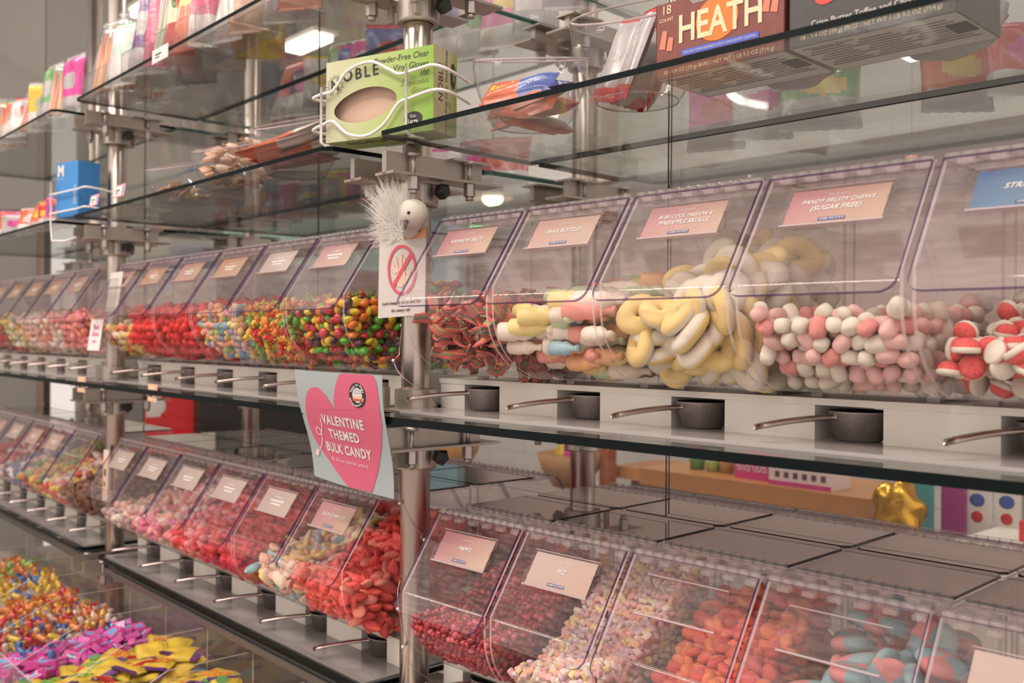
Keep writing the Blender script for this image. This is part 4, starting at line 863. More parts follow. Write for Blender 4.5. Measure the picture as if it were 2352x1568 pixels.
def heath(tm, W, h):
    F_ = lambda x, z, e=.0005: TR(x, -e, z) @ UPF
    vs = [(W * .50 + .025 * math.cos(a), -.0004, h * .62 + .022 * math.sin(a)) for a in [6.2832 * k / 24 for k in range(24)]]; tm.add(vs, [tuple(range(24))], 5)
    text('HEATH', .036, F_(W * .52, h * .58, .0008) @ Matrix.Diagonal((.86, 1.1, 1, 1)), tm, 0, 0, bold=.02)
    tm.add([(W * .22, -.0007, h * .32), (W * .82, -.0007, h * .32), (W * .82, -.0007, h * .24), (W * .22, -.0007, h * .24)], [(0, 3, 2, 1)], 2)
    text('ENGLISH TOFFEE ENROBED IN RICH CHOCOLATEY COATING', .0030, F_(W * .52, h * .278, .001), tm, 1)
    text('18', .013, F_(W * .09, h * .90, .0006), tm, 0); text('COUNT', .005, F_(W * .09, h * .77, .0006), tm, 0)
    text('18 - 1.4 OZ (39 g) BARS / NET WT 1 LB 9.2 OZ (714 g)', .0056, F_(W * .5, h * .07, .0006), tm, 0)
    for a, b, c, d in ((.03, .40, .10, .62), (.09, .36, .15, .52), (.84, .55, .92, .92), (.90, .52, .97, .78)): tm.add([(W * a, -.0006, h * b), (W * (a + .05), -.0006, h * b * .95), (W * c, -.0006, h * d), (W * (c - .04), -.0006, h * d * 1.03)], [(0, 1, 2, 3)], 4)
carton('bar_carton', 'brown and orange toffee bar carton standing on the third shelf', 3, .482, .632, -.068, .030, ZT1 + .0068, .078, mat('brown_carton', (.20, .045, .035), .4, noise=.2, nscale=90), heath)
def skor(tm, W, h):
    F_ = lambda x, z, e=.0005: TR(x, -e, z) @ UPF
    text('SKOR', .05, F_(W * .58, h * .62, .0006) @ Matrix.Diagonal((1, 1.1, 1, 1)), tm, 3, .3, bold=.03); text('Crisp Butter Toffee and Chocolate Candy', .0078, F_(W * .58, h * .22, .0006), tm, 1); text('18 - 1.4 OZ (39 g) PKGS / NET WT 1 LB 9.2 OZ (714 g)', .0056, F_(W * .5, h * .09, .0006), tm, 0)
carton('bar_carton', 'dark grey toffee bar carton right of the brown one, cut off by the frame', 3, .637, .790, -.068, .030, ZT1 + .0068, .085, mat('charcoal_carton', (.055, .045, .048), .35, noise=.2, nscale=60), skor, False)
mb = MB(); mb.ball((0, 0, 0), (.055, .03, .038), 20, 12); mb.v = [(x + .004 * math.sin(z * 200 + y * 150), y + .004 * math.sin(x * 180), z) for x, y, z in mb.v]
for k in range(2): solo('treat_bag', mb, [WR('lilac_foil', (.55, .38, .55)), ws][k:k + 1] or ws, ['puffy lilac foil treat bag behind the brown carton', 'puffy silver treat bag behind the charcoal carton'][k], 'bag', 3, .56 + .16 * k, .085, ZT1 + .05, .3 * k)
# ---- centre bay, third shelf
bowl(2, -.315, -.020, .0475, .080, .055, .055, R(20), 'clear tilted bowl of orange and white packs left of the glove box')
bowl(2, -.565, -.012, .0475, .080, .055, .050, R(20), 'clear tilted bowl of peach wrapped chews on the third shelf')
bowl(2, -.790, -.012, .0475, .078, .050, .045, R(20), 'clear tilted bowl of small yellow packs nearest the left post')
for k, (x, y, z, a, b_, r_) in enumerate(((-.33, -.035, .045, 20, 62, 1), (-.30, -.015, .058, 14, 66, 1), (-.28, .01, .04, 5, 60, 0), (-.36, .0, .03, 0, 50, 2))):
    mb = pack(.075, .150, .016, None, band=lambda u, v, sd: 0 if v < .45 else 1, seed=40 + k)
    solo('candy_pack', mb, [[wo, wwh], [wo, wwh], [wwh, wo]][r_ % 3] if r_ < 2 else [wr, wr], ['orange and white candy pack at the front of the bowl left of the glove box', 'orange and white candy pack leaning on top in the bowl left of the glove box', 'white candy pack at the back of the bowl left of the glove box', 'red candy pack low in the bowl left of the glove box'][k], 'candy pack', 2, x, y, ZT1 + z + .012, R(-75 + a), 'packs in the bowl left of the glove box', RX(R(b_ - 50)))
rg = random.Random(9)
def wrapped_square(m_): b = MB(); b.ball((0, 0, 0), (.013, .010, .006), 12, 8, 0, None, .5); b.box((-.021, -.008, -.0004), (-.012, .008, .0004)); b.box((.012, -.008, -.0004), (.021, .008, .0004)); return b.mesh('wrapped_chew', m_)
wsq = [wrapped_square(wp), wrapped_square(WR('pale_peach', (.88, .62, .48)))]
for k in range(38):
    a = rg.uniform(0, 6.28); r_ = .062 * math.sqrt(rg.random()); l_ = k // 9
    solo('wrapped_chew', wsq[k % 2], None, ['peach wrapped chew heaped in the tilted bowl on the third shelf', 'pale peach wrapped chew heaped in the tilted bowl on the third shelf'][k % 2], 'candy', 2, -.565 + r_ * math.cos(a) + .02, -.012 + r_ * math.sin(a), ZT1 + .020 + l_ * .018 + rg.uniform(0, .006), 0, 'peach wrapped chews', rotm(rg, .7))
for k in range(14):
    a = rg.uniform(0, 6.28); r_ = .05 * math.sqrt(rg.random())
    solo('small_pack', pack(.022, .036, .007, [wy, wp][k % 2:k % 2 + 1], seed=k), [wy, wp][k % 2], ['small yellow pack in the tilted bowl nearest the left post', 'small peach pack in the tilted bowl nearest the left post'][k % 2], 'candy', 2, -.79 + r_ * math.cos(a), -.012 + r_ * math.sin(a), ZT1 + .022 + (k // 7) * .014, 0, 'small packs in the left bowl', rotm(rg, .9))
def tag_card(s_, x, y, z, w_, h_, label, edge=(.80, .30, .35), face=(.86, .78, .72), rx_=80, rz_=0, bits=1):
    mb = MB(); mb.box((-w_ / 2, -h_ / 2, 0), (w_ / 2, h_ / 2, .001), 0); mb.box((-w_ * .46, -h_ * .38, .001), (w_ * .46, h_ * .38, .0013), 1)
    if bits: mb.box((w_ * .26, -h_ * .36, .0013), (w_ * .45, h_ * .36, .0015), 2)
    mb.box((-w_ * .3, -h_ * .02, .0013), (w_ * .1, h_ * .12, .0015), 3); mb.box((-w_ * .3, -h_ * .22, .0013), (w_ * .0, -h_ * .12, .0015), 3)
    solo('price_tag', mb, [mat('tag_edge_%d' % int(edge[0] * 99 + edge[1] * 9), edge, .5), mat('tag_face_%d' % int(face[2] * 99), face, .5), mat('tag_blue', (.2, .3, .6), .5) if bits == 1 else mat('tag_tan', (.7, .42, .28), .5), INK], label, 'price tag', s_, x, y, z, R(rz_), 'price tags', RX(R(rx_)))
p = at(288, 440, y=-.10); tag_card(2, p.x, p.y - .012, p.z, .062, .026, 'pink bordered price tag leaning on the small yellow packs')
p = at(237, 462, y=-.10); tag_card(2, p.x, p.y - .018, p.z, .050, .024, 'pink bordered price tag beside the blue box')
tag_card(2, -1.135, -.105, ZM + .004, .052, .036, 'peach price tag clipped to the shelf edge in front of the left post', (.75, .45, .32), (.85, .55, .38), 88, 0, 2)
tag_card(2, -.720, -.105, ZM + .004, .046, .034, 'peach price tag clipped to the shelf edge left of the heart poster', (.75, .45, .32), (.85, .55, .38), 88, 0, 2)
# blue box and small wire holder at the left post
p0 = at(198, 440, y=-.08)
t = thing('glove_box', 'upright bright blue box in a white wire holder at the left post', 'box', 2, -1.235, -.085, ZT1 + .012, R(14)); mb = MB(); mb.box((-.055, -.02, 0), (.035, .035, .128)); part('carton', mb, mat('bright_blue_carton', (.05, .24, .58), .35), t)
mb = MB(); text('M', .035, TR(-.035, -.0206, .108) @ UPF, mb, 0, bold=.04); mb.box((-.052, -.0204, .09), (-.018, -.0202, .0905), 0); text('Gloves', .016, TR(.022, -.0206, .05) @ UPF @ RZ(R(90)), mb, 0); part('print', mb, WINK, t)
t2 = thing('wire_holder', 'white coated wire holder around the blue box', 'holder', 2, -1.235, -.085, ZT1 + .012, R(14))
for z in (.01, .055):
    mb = MB(); mb.tube(smooth([(-.058, .05, z), (-.075, .03, z), (-.075, -.02, z), (-.05, -.028, z), (.04, -.028, z + .004), (.085, -.028, z + .006), (.095, .03, z)]), .0022, 8); part('shaped_wire', mb, WIRE, t2)
mb = MB(); mb.tube([(-.06, -.03, .085), (-.06, -.03, -.02), (-.055, -.03, -.055), (.0, -.03, -.058), (.03, -.02, -.05)], .0022, 8); part('upright_wire', mb, WIRE, t2)
# acrylic sign stand with handwritten card
t = thing('sign_stand', 'clear acrylic sign stand with a handwritten pink and white card before the left post', 'sign stand', 2, -1.115, -.085, ZM + .0105)
mb = MB(); mb.box((-.060, .0, .0), (.055, .003, .235), [1, 1, 0, 1, 0, 1], RX(R(-8))); mb.box((-.060, -.0, .0), (.055, .06, .003), [0, 0, 1, 1, 1, 1]); part('frame', mb, [PET, CEDGE], t)
mb = MB(); mb.box((-.068, -.003, .070), (.010, -.0015, .142), 0, RX(R(-8)))
for z, wd in ((.124, .050), (.108, .054), (.090, .03)):
    M_ = RX(R(-8)) @ TR(-.029, -.0035, z) @ UPF; text({.124: 'Plastic', .108: 'Gloves', .090: 'ONLY!'}[z], .0165 if z > .1 else .010, M_, mb, 1, .2, bold=.02)
part('card', mb, [mat('card_white', (.85, .76, .74), .4), mat('pink_marker', (.80, .16, .38), .5)], t)
mb = MB(); mb.box((.0, .002, .16), (.075, .0032, .25), 0, RX(R(-8)) @ RZ(0)); 
for k in range(4): mb.tube([(.012 + k * .013, -.0008, .215), (.015 + k * .013, -.0008, .232), (.021 + k * .013, -.0008, .216)], .0008, 5, 1, RX(R(-8)) @ TR(0, .004, 0))
part('note', mb, [mat('grey_note', (.66, .60, .56), .5), INK], t)
# ================================================================== BAGS ON THE TOP SHELF
def standing_bag(s_, x, y, z, w_, h_, cols, label, lean=8, rz=0, kind='candy bag', sticks=None, th=.025, fold=None):
    t = thing('candy_bag', label, 'bag', s_, x, y, z + h_ / 2 + .004, R(rz + 32), None, RX(R(90 - lean)))
    n_ = len(cols); sd_ = int(abs(x) * 997) % 7
    def pr_(u, v, s2): return (1 if (u - .5) ** 2 / .10 + (v - .52 - .04 * sd_ / 7) ** 2 / .022 < 1 else 2 if v < .2 + .03 * sd_ else 1 if v > .9 else 0) % n_
    bd_ = pack(w_, h_, th, cols, seed=int(x * 999) % 50, nu=12, nv=22, band=pr_); part('film' if sticks else 'wrapper', bd_, FILM if sticks else cols, t)
    if sticks:
        rg = random.Random(int(x * 1000)); mb = MB()
        for k in range(7):
            xx = (k / 6 - .5) * w_ * .7; mb.tube([(xx + rg.uniform(-.004, .004), -h_ * .44, rg.uniform(-.004, .004)), (xx, 0, 0), (xx + rg.uniform(-.006, .006), h_ * rg.uniform(.28, .40), rg.uniform(-.004, .004))], .0045, 7, k % len(sticks))
        part('candy_rope', mb, sticks, t)
    return t
def acrylic_pocket(s_, x0, x1, y0, y1, z, h_, label):
    mb = MB(); e = .0025
    for a, b in (((x0, y0, z), (x1, y0 + e, z + h_)), ((x0, y1 - e, z), (x1, y1, z + h_ * 1.6)), ((x0, y0, z), (x0 + e, y1, z + h_ * 1.2)), ((x1 - e, y0, z), (x1, y1, z + h_ * 1.2)), ((x0, y0, z), (x1, y1, z + e))):
        d = [b[i] - a[i] for i in range(3)]; k = d.index(min(d)); mi = [1] * 6
        for i_, ax_ in enumerate((2, 2, 1, 0, 1, 0)):
            if ax_ == k: mi[i_] = 0
        mb.box(a, b, mi)
    solo('acrylic_pocket', mb, [PET, CEDGE], label, 'display pocket', s_, group='clear display pockets')
zs = ZT2 + .0068; ylw, mag = WR('sunny', (.88, .66, .10)), WR('rose', (.75, .10, .22))
wdk = WR('dark_plum', (.20, .05, .12))
def tall(k, px, ybase, w_, h_, cols, label, **kw):
    p = at(px, 240 - k * 8, z=zs); standing_bag(2, p.x, ybase, zs, w_, h_, cols, label, **kw)
rope = [mat('rope_orange', (.85, .35, .10), .5), mat('rope_pink', (.80, .22, .22), .5), mat('rope_gold', (.85, .55, .18), .5)]
B2 = [(-1.135, -.05, .07, .19, [wwh], 'clear bag of orange candy ropes, leftmost on the top centre shelf', dict(sticks=rope)), (-1.06, -.02, .07, .20, [wwh], 'clear bag of orange and gold candy ropes beside the leftmost one', dict(sticks=rope[::-1])),
      (-1.00, -.06, .075, .15, [wwh, WR('mint', (.55, .72, .60)), wwh, wy], 'white bag with mint print, low end of the top centre shelf', {}), (-.90, -.055, .04, .21, [wpu, ws, ws], 'slim clear and plum candy tube on the top centre shelf', {}),
      (-.865, -.03, .04, .23, [mag, mag, wwh], 'slim rose and white candy tube on the top centre shelf', {}), (-.81, -.055, .045, .24, [mag, mag], 'tall rose red bag left of the clear sleeve', {}), (-.765, -.05, .045, .26, [wwh], 'clear sleeve of pale green chews', dict(sticks=[mat('rope_sage', (.5, .6, .35), .5), mat('rope_lilac', (.6, .42, .5), .5)])),
      (-.705, -.055, .045, .23, [WR('cream_green', (.80, .80, .55)), wo, wr], 'cream and green fruit chew stick standing on the top centre shelf', {}), (-.665, -.05, .045, .25, [ylw, ylw, wo], 'yellow fruit chew stick beside the cream one', {}), (-.620, -.045, .045, .22, [mag, wr, wwh], 'magenta fruit chew stick right of the yellow one', {}),
      (-.55, -.02, .06, .20, [wwh, wp, wwh], 'white bag with lilac print behind the fruit chew sticks', {}), (-.47, -.02, .07, .17, [wp, wwh, wp], 'peach and white caramel pouch near the top edge of the frame', {}), (-.38, .0, .07, .15, [ws, wr], 'silver and red pouch near the top edge', {}), (-.30, -.02, .06, .14, [WR('coral', (.85, .30, .16))], 'coral carton-like pouch near the top edge', {})]
for x, y, w_, h_, c, lab, kw in B2: standing_bag(2, x, y, zs, w_ * 1.35, h_, c, lab, lean=12, rz=random.Random(int(-x * 100)).uniform(-18, 18), **kw)
for k, (x, y, w_, h_, c, lab, st) in enumerate(((-1.10, .04, .10, .17, [wwh], 'clear bag of pink ropes behind the leftmost orange ropes', 1), (-.96, .03, .10, .20, [wwh, wy], 'tall white and yellow bag behind the mint print bag', 0), (-.87, .05, .10, .22, [ws, wwh], 'silver topped bag behind the slim tubes', 0), (-.74, .05, .10, .21, [wwh, mag, wwh], 'white and rose bag behind the clear sleeve', 0), (-.60, .06, .10, .20, [wy, wwh], 'yellow and white bag behind the magenta stick', 0))):
    standing_bag(2, x, y, zs, w_, h_, c, lab, lean=6, rz=-8 + 5 * k, sticks=rope if st else None)
rg = random.Random(77)
for k in range(16):
    c_, m_ = [('red', wr), ('yellow', wy), ('blue', wb), ('orange', wo), ('silver', ws), ('brown', wbr), ('magenta', wpk), ('green', wg)][(k * 5) % 8]; x = -1.12 + k * .043; h_ = rg.uniform(.05, .075)
    mb = MB(); mb.box((-.012, -.03, 0), (.012, .03, h_)); mb.box((-.0125, -.031, h_ * .45), (.0125, .031, h_ * .7), 1)
    solo('bar_pack', mb, [m_, [wwh, wy, wr][k % 3]], f'{c_} bar pack standing on the rear third shelf, {["first", "second", "third", "fourth", "fifth", "sixth", "seventh", "eighth", "ninth", "tenth", "eleventh", "twelfth", "thirteenth", "fourteenth", "fifteenth", "sixteenth"][k]} from the left', 'candy pack', 2, x, .24 + .012 * (k % 2), ZT1 + .0068, R(rg.uniform(-8, 8)), 'bar packs in a row behind the glass')
t = thing('sweet_label', 'green lettering card on the cream fruit chew stick', 'label', 2, -.706, -.078, zs + .15, R(0)); mb = MB(); text('Mamba', .034, UPF @ RZ(R(-82)), mb, 0, .1, bold=.03); part('lettering', mb, mat('green_print', (.06, .35, .10), .5), t)
for k, (a, b) in enumerate(((-1.17, -1.02), (-.93, -.78), (-.74, -.60), (-.56, -.42), (-.40, -.26))): acrylic_pocket(2, a, b, -.095, .0, zs, .055, f'clear acrylic display pocket on the top centre shelf, {nth[k]} from the left')
p = at(372, 132, y=-.115); tag_card(2, p.x, -.118, p.z + .006, .075, .026, 'blank white shelf tag on the top centre shelf edge', (.8, .7, .68), (.84, .76, .72), 88, 0, 0)
bagc = [('blue', wb), ('yellow', wy), ('silver', ws), ('magenta', wpk), ('orange', wo), ('red', wr), ('green', wg), ('plum', wdk), ('white', wwh)]
for row, (z, s_, xs, y, nm, h0) in enumerate(((ZT2 + .0068, 2, [-1.35 - .085 * k for k in range(9)], -.06, 'top shelf of the far left bay', .13), (ZT1 + .0068, 2, [-1.36 - .08 * k for k in range(9)], -.055, 'third shelf of the far left bay', .075),
        (ZT2 + .0068, 2, [-1.05 + .075 * k for k in range(13)], .36, 'rear side of the top centre shelf', .14), (ZT1 + .0068, 2, [-1.10 + .082 * k for k in range(12)], .34, 'rear side of the third centre shelf', .095), (ZT2 + .0068, 3, [.02 + .09 * k for k in range(5)], .30, 'rear side of the top right shelf', .16), (ZT1 + .0068, 3, [.30 + .085 * k for k in range(9)], .30, 'rear side of the third right shelf', .085))):
    rg = random.Random(row + 3); cnt = {}
    for k, x in enumerate(xs):
        if row == 3 and k in (2, 6): continue
        (n1, m1), (n2, m2) = rg.sample(bagc, 2); key = n1 + n2
        if key in cnt: continue
        cnt[key] = 1
        standing_bag(s_, x, y + rg.uniform(-.01, .02), z, .105 * rg.uniform(.8, 1.1), h0 * rg.uniform(.9, 1.3), [m1, m2, wwh] if k % 2 else [m1, m2, ws], f'{n1} and {n2} snack bag, {["first", "second", "third", "fourth", "fifth", "sixth", "seventh", "eighth", "ninth", "tenth", "eleventh", "twelfth", "thirteenth"][k]} along the {nm}', lean=rg.uniform(4, 22), rz=rg.uniform(-25, 25), sticks=rope if (row == 0 and k % 3 == 1) else None)

# ================================================================== WRAPPED CANDY TRAYS
TX = [-1.83, -1.63, -1.43, -1.235, -1.032, -.830, -.630, -.441, -.245, -.045]
TP = [(-.032, -.70), (-.032, -.560), (-.187, -.560), (-.322, -.622), (-.322, -.70)]
t = thing('candy_tray', 'long clear acrylic tray with sloped dividers below the lower shelf', 'tray', 2, 0, 0, 0)
for k, x in enumerate(TX):
    mb = MB(); mb.prism(TP, x - .002, x + .002, 'x', 0, 1); part('divider', mb, [ACR, CEDGE], t)
mb = MB(); mb.box((TX[0], -.034, -.70), (TX[-1], -.030, -.560), [1, 1, 0, 1, 0, 1]); part('back_panel', mb, [ACR, CEDGE], t)
mb = MB(); mb.box((TX[0], -.324, -.70), (TX[-1], -.320, -.622), [1, 1, 0, 1, 0, 1]); part('front_panel', mb, [ACR, CEDGE], t)
mb = MB(); mb.box((TX[0], -.322, -.703), (TX[-1], -.032, -.700)); part('floor_panel', mb, WHITE, t)
mb = MB(); mb.box((-2.3, -.34, -.745), (1.2, .40, -.704)); solo('base_cabinet', mb, mat('base_grey', (.30, .27, .26), .4), 'low grey base shelf under the wrapped candy tray', 'cabinet', 2)
mb = MB(); mb.box((-2.2, -.045, -.552), (.0, .03, -.540)); solo('lower_rail', mb, [mat('dark_rail', (.10, .085, .08), .3)], 'dark rail running behind the wrapped candy tray', 'rail', 2)
def twist(m_, L_=.026, r=.007, m2=None):
    b = MB(); b.lathe([(.0005, -L_ / 2 - .001), (r * .75, -L_ / 2), (r, -L_ * .35), (r, L_ * .35), (r * .75, L_ / 2), (.0005, L_ / 2 + .001)], 10)
    for sg in (-1, 1):
        vs = [(0, 0, sg * L_ / 2)]; n = 7
        for k in range(n + 1): a = R(-38 + 76 * k / n); vs.append((math.sin(a) * .014, (.002 if k % 2 else -.002), sg * (L_ / 2 + math.cos(a) * .013)))
        b.add(vs, [(0, k + 1, k + 2) for k in range(n)], 1 if m2 else 0)
    return b.mesh('twist_candy', [m_, m2] if m2 else m_)
def boxy(m_, m2, w_=.034, d_=.022, h_=.012, body=None):
    b = MB(); b.box((-w_ / 2, -d_ / 2, -h_ / 2), (w_ / 2, d_ / 2, h_ / 2)); 
    vs = [(.011 * math.cos(6.2832 * k / 16), .0065 * math.sin(6.2832 * k / 16), h_ / 2 + .0003) for k in range(16)]
    for sg in (1, -1): b.add([(x, y, sg * z) for x, y, z in vs], [tuple(range(16))], 1)
    if body:
        text(body, .0082, TR(0, 0, h_ / 2 + .0006), b, 2, .1, bold=.03)
        text(body, .0070, TR(0, -d_ / 2 - .0004, 0) @ UPF, b, 2, .1, bold=.03)
    return b.mesh('candy_carton', [m_, m2, WINK])
def pouch(main, edge, w_=.062, h_=.085, words=None, wm=None, spl=None, seed=0):
    b = pack(w_, h_, .014, None, seed=seed, band=lambda u, v, sd: 1 if (v > .86 or v < .14) or (abs(u - .15) < .08 and spl) else 0)
    if words:
        for i, wd in enumerate(words): text(wd, .0165 - .002 * (len(wd) > 5), TR(0, .012 - i * .017, .0088), b, 2, .1, bold=.04)
        mb_ = [(.012 * math.cos(6.2832 * k / 12) + .008, .010 * math.sin(6.2832 * k / 12) - .026, .0086) for k in range(12)]; b.add(mb_, [tuple(range(12))], 3)
    return b.mesh('candy_pouch', [main, edge, wm or WINK, wg])
def tray_fill(k, kinds, step, z0, name, cat, group, seed, tilt=.7, weights=None, layers=2, dz=.013, slope=.12):
    rg = random.Random(seed); x0, x1 = TX[k], TX[k + 1]; n = 0
    for l in range(layers):
        y = -.305 + rg.uniform(0, .01)
        while y < -.045:
            x = x0 + step * .55
            while x < x1 - step * .45:
                zt_ = z0 - (.040 if k in (5, 6) else .046) + slope * (y + .18) + l * dz + .018 * math.sin((x - x0) / (x1 - x0) * 3.14) + rg.uniform(-.004, .006)
                me, lab = rg.choices(kinds, weights)[0]
                o = link(name, me); o.matrix_world = TS(2) @ TR(x + rg.uniform(-.2, .2) * step, y, zt_) @ rotm(rg, tilt); tag(o, lab, cat, group); n += 1
                x += step * rg.uniform(.85, 1.1)
            y += step * rg.uniform(.7, .9)
    return n
sp_ = pouch(wy, wpu, words=['SOUR', 'PATCH'], wm=mat('sour_orange', (.85, .22, .04), .5), seed=1); sp2 = pouch(wy, wpu, seed=2); sp3 = pouch(wy, wr, words=['SOUR', 'PUNCH'], wm=mat('sour_green', (.10, .40, .08), .5), seed=3); sp4 = pouch(WR('amber', (.82, .50, .06)), wy, words=['FUN SIZE'], wm=mat('sour_blue', (.05, .25, .6), .5), seed=4)
gold = pouch(wgo, WR('gold_light', (.80, .55, .25)), .06, .075, ['HARIBO'], WINK, seed=6); redg = pouch(WR('red_white', (.78, .12, .10)), wwh, .055, .07, seed=7)
nb = boxy(WR('hot_magenta', (.80, .05, .42)), wb, body='Nerds'); nb2 = boxy(WR('hot_pink', (.85, .12, .5)), mat('azure_print', (.1, .35, .7), .4), body=None)
tw = {c: twist(WR('tw_' + c, v), m2=None) for c, v in (('orange', (.88, .28, .05)), ('blue', (.05, .18, .50)), ('yellow', (.88, .60, .06)), ('green', (.25, .55, .10)), ('red', (.75, .05, .06)), ('clear', (.75, .62, .50)))}
def TK(names, where): return [(tw[n], f'{n} twist-wrapped candy {where}') for n in names]
n_ = 0
n_ += tray_fill(5, [(sp_, 'yellow and purple pouch with orange lettering, middle compartment of the tray'), (sp2, 'plain yellow and purple pouch, middle compartment of the tray'), (sp3, 'yellow and red pouch with green lettering, middle compartment of the tray')], .052, -.632, 'candy_pouch', 'candy', 'pouches in the middle tray compartment', 1, .5, [4, 3, 2], 2, .012)
n_ += tray_fill(6, [(sp2, 'plain yellow and purple pouch, compartment right of the middle pouches'), (sp_, 'yellow and purple pouch with orange lettering, compartment right of the middle pouches'), (gold, 'gold gummy pouch beside the yellow and purple ones'), (sp4, 'amber pouch with blue lettering, compartment right of the middle pouches')], .052, -.640, 'candy_pouch', 'candy', 'pouches in the right-hand tray compartment', 2, .55, [4, 4, 2, 2], 2, .012)
n_ += tray_fill(7, [(gold, 'gold gummy pouch in the rightmost filled tray compartment'), (redg, 'red and white pouch in the rightmost filled tray compartment')], .050, -.655, 'candy_pouch', 'candy', 'gold and red pouches', 3, .5, [4, 2], 1, .012)
n_ += tray_fill(4, [(nb, 'magenta mini carton with a blue oval and white lettering in the tray'), (nb2, 'pink mini carton with a light blue oval in the tray'), (tw['blue'], 'blue twist-wrapped candy among the magenta cartons')], .031, -.630, 'candy_carton', 'candy', 'magenta mini cartons', 4, .9, [6, 3, 1], 2, .013)
n_ += tray_fill(3, TK(['orange', 'blue', 'clear', 'yellow', 'red'], 'in the tray compartment left of the magenta cartons'), .029, -.630, 'twist_candy', 'candy', 'twist-wrapped candies beside the cartons', 5, 1.4, None, 2, .012)
n_ += tray_fill(2, TK(['orange', 'red', 'yellow'], 'in the mostly orange tray compartment'), .029, -.628, 'twist_candy', 'candy', 'orange twist-wrapped candies', 6, 1.4, [4, 2, 1], 1, .012)
n_ += tray_fill(1, TK(['blue', 'yellow', 'orange'], 'in the blue and yellow tray compartment'), .030, -.622, 'twist_candy', 'candy', 'blue and yellow twist-wrapped candies', 7, 1.4, None, 1, .012)
n_ += tray_fill(0, TK(['green', 'orange', 'yellow'], 'in the green and orange tray compartment at the left edge'), .030, -.620, 'twist_candy', 'candy', 'green and orange twist-wrapped candies', 8, 1.4, None, 1, .012)
print('TRAY', n_)
tag_card(2, -1.225, -.045, -.553, .050, .032, 'cream price tag standing on the back corner of the wrapped candy tray', (.80, .62, .48), (.85, .68, .52), 30, 30, 2)
tag_card(2, -1.195, -.030, -.33, .018, .12, 'tall orange and white printed strip on the left post', (.7, .6, .55), (.75, .5, .38), 88, 20, 0)
# ================================================================== THE ROOM
def struct(name, mb, m_): o = link(name, mb.mesh(name, m_)); o.location = (0, 0, Z0); o['kind'] = 'structure'; return o
mb = MB(); mb.box((-4.6, -5.0, -1.25), (3.0, 2.7, -1.2)); struct('floor', mb, mat('floor_vinyl', (.36, .31, .29), .35, noise=.15, nscale=5))
mb = MB(); mb.box((-4.6, -.2, 2.30), (3.0, 2.7, 2.36)); struct('ceiling', mb, mat('ceiling_paint', (.62, .57, .53), .8))
WL = mat('warm_white_wall', (.25, .235, .215), .7, noise=.03, nscale=3)
mb = MB()                                                    # left wall with a dark doorway
X = -4.5
mb.box((X - .1, -3.2, -1.2), (X, .765, 2.3)); mb.box((X - .1, .765, .62), (X, .965, 2.3)); mb.box((X - .1, .965, -1.2), (X, 2.6, 2.3))
for y in (-.9, -.3, .28, .5): mb.box((X, y, -1.2), (X + .003, y + .006, 2.3), 1)
struct('wall_left', mb, [WL, mat('panel_joint', (.35, .3, .27), .7)])
mb = MB(); mb.box((X - .6, .765, -1.2), (X - .55, .965, .62)); struct('door_1', mb, mat('dark_doorway', (.012, .011, .012), .5))
mb = MB(); mb.box((X - .02, .735, -1.2), (X + .02, .768, .66)); mb.box((X - .02, .962, -1.2), (X + .02, .99, .66)); struct('trim_1', mb, mat('brown_trim', (.24, .16, .13), .5))
def tile_mat():
    mt, nt, out = nodes('white_wall_tile'); L = nt.links.new; b = nt.nodes.new('ShaderNodeBsdfPrincipled'); L(b.outputs[0], out.inputs[0]); b.inputs['Roughness'].default_value = .3
    tc = nt.nodes.new('ShaderNodeTexCoord'); mp = nt.nodes.new('ShaderNodeMapping'); mp.inputs['Rotation'].default_value = (R(90), 0, 0); L(tc.outputs['Object'], mp.inputs[0])
    br_ = nt.nodes.new('ShaderNodeTexBrick'); br_.inputs['Scale'].default_value = 1; br_.inputs['Brick Width'].default_value = .20; br_.inputs['Row Height'].default_value = .075; br_.inputs['Mortar Size'].default_value = .003
    br_.inputs['Color1'].default_value = (.56, .53, .50, 1); br_.inputs['Color2'].default_value = (.52, .49, .46, 1); br_.inputs['Mortar'].default_value = (.42, .39, .37, 1); L(mp.outputs[0], br_.inputs['Vector']); L(br_.outputs[0], b.inputs['Base Color']); return mt
mb = MB(); mb.box((-4.5, 2.6, -1.2), (3, 2.7, -.10), 0); mb.box((-4.5, 2.6, -.10), (3, 2.7, 2.30), 1); struct('wall_back', mb, [tile_mat(), mat('taupe_wall', (.50, .39, .36), .6, noise=.04, nscale=4)])
mb = MB(); mb.box((-4.5, 2.30, .70), (3, 2.6, 2.29)); mb.box((-4.5, 2.28, .69), (3, 2.31, .74), 1); struct('trim_2', mb, [mat('pale_soffit', (.52, .50, .47), .6), mat('soffit_lip', (.62, .60, .56), .5)])
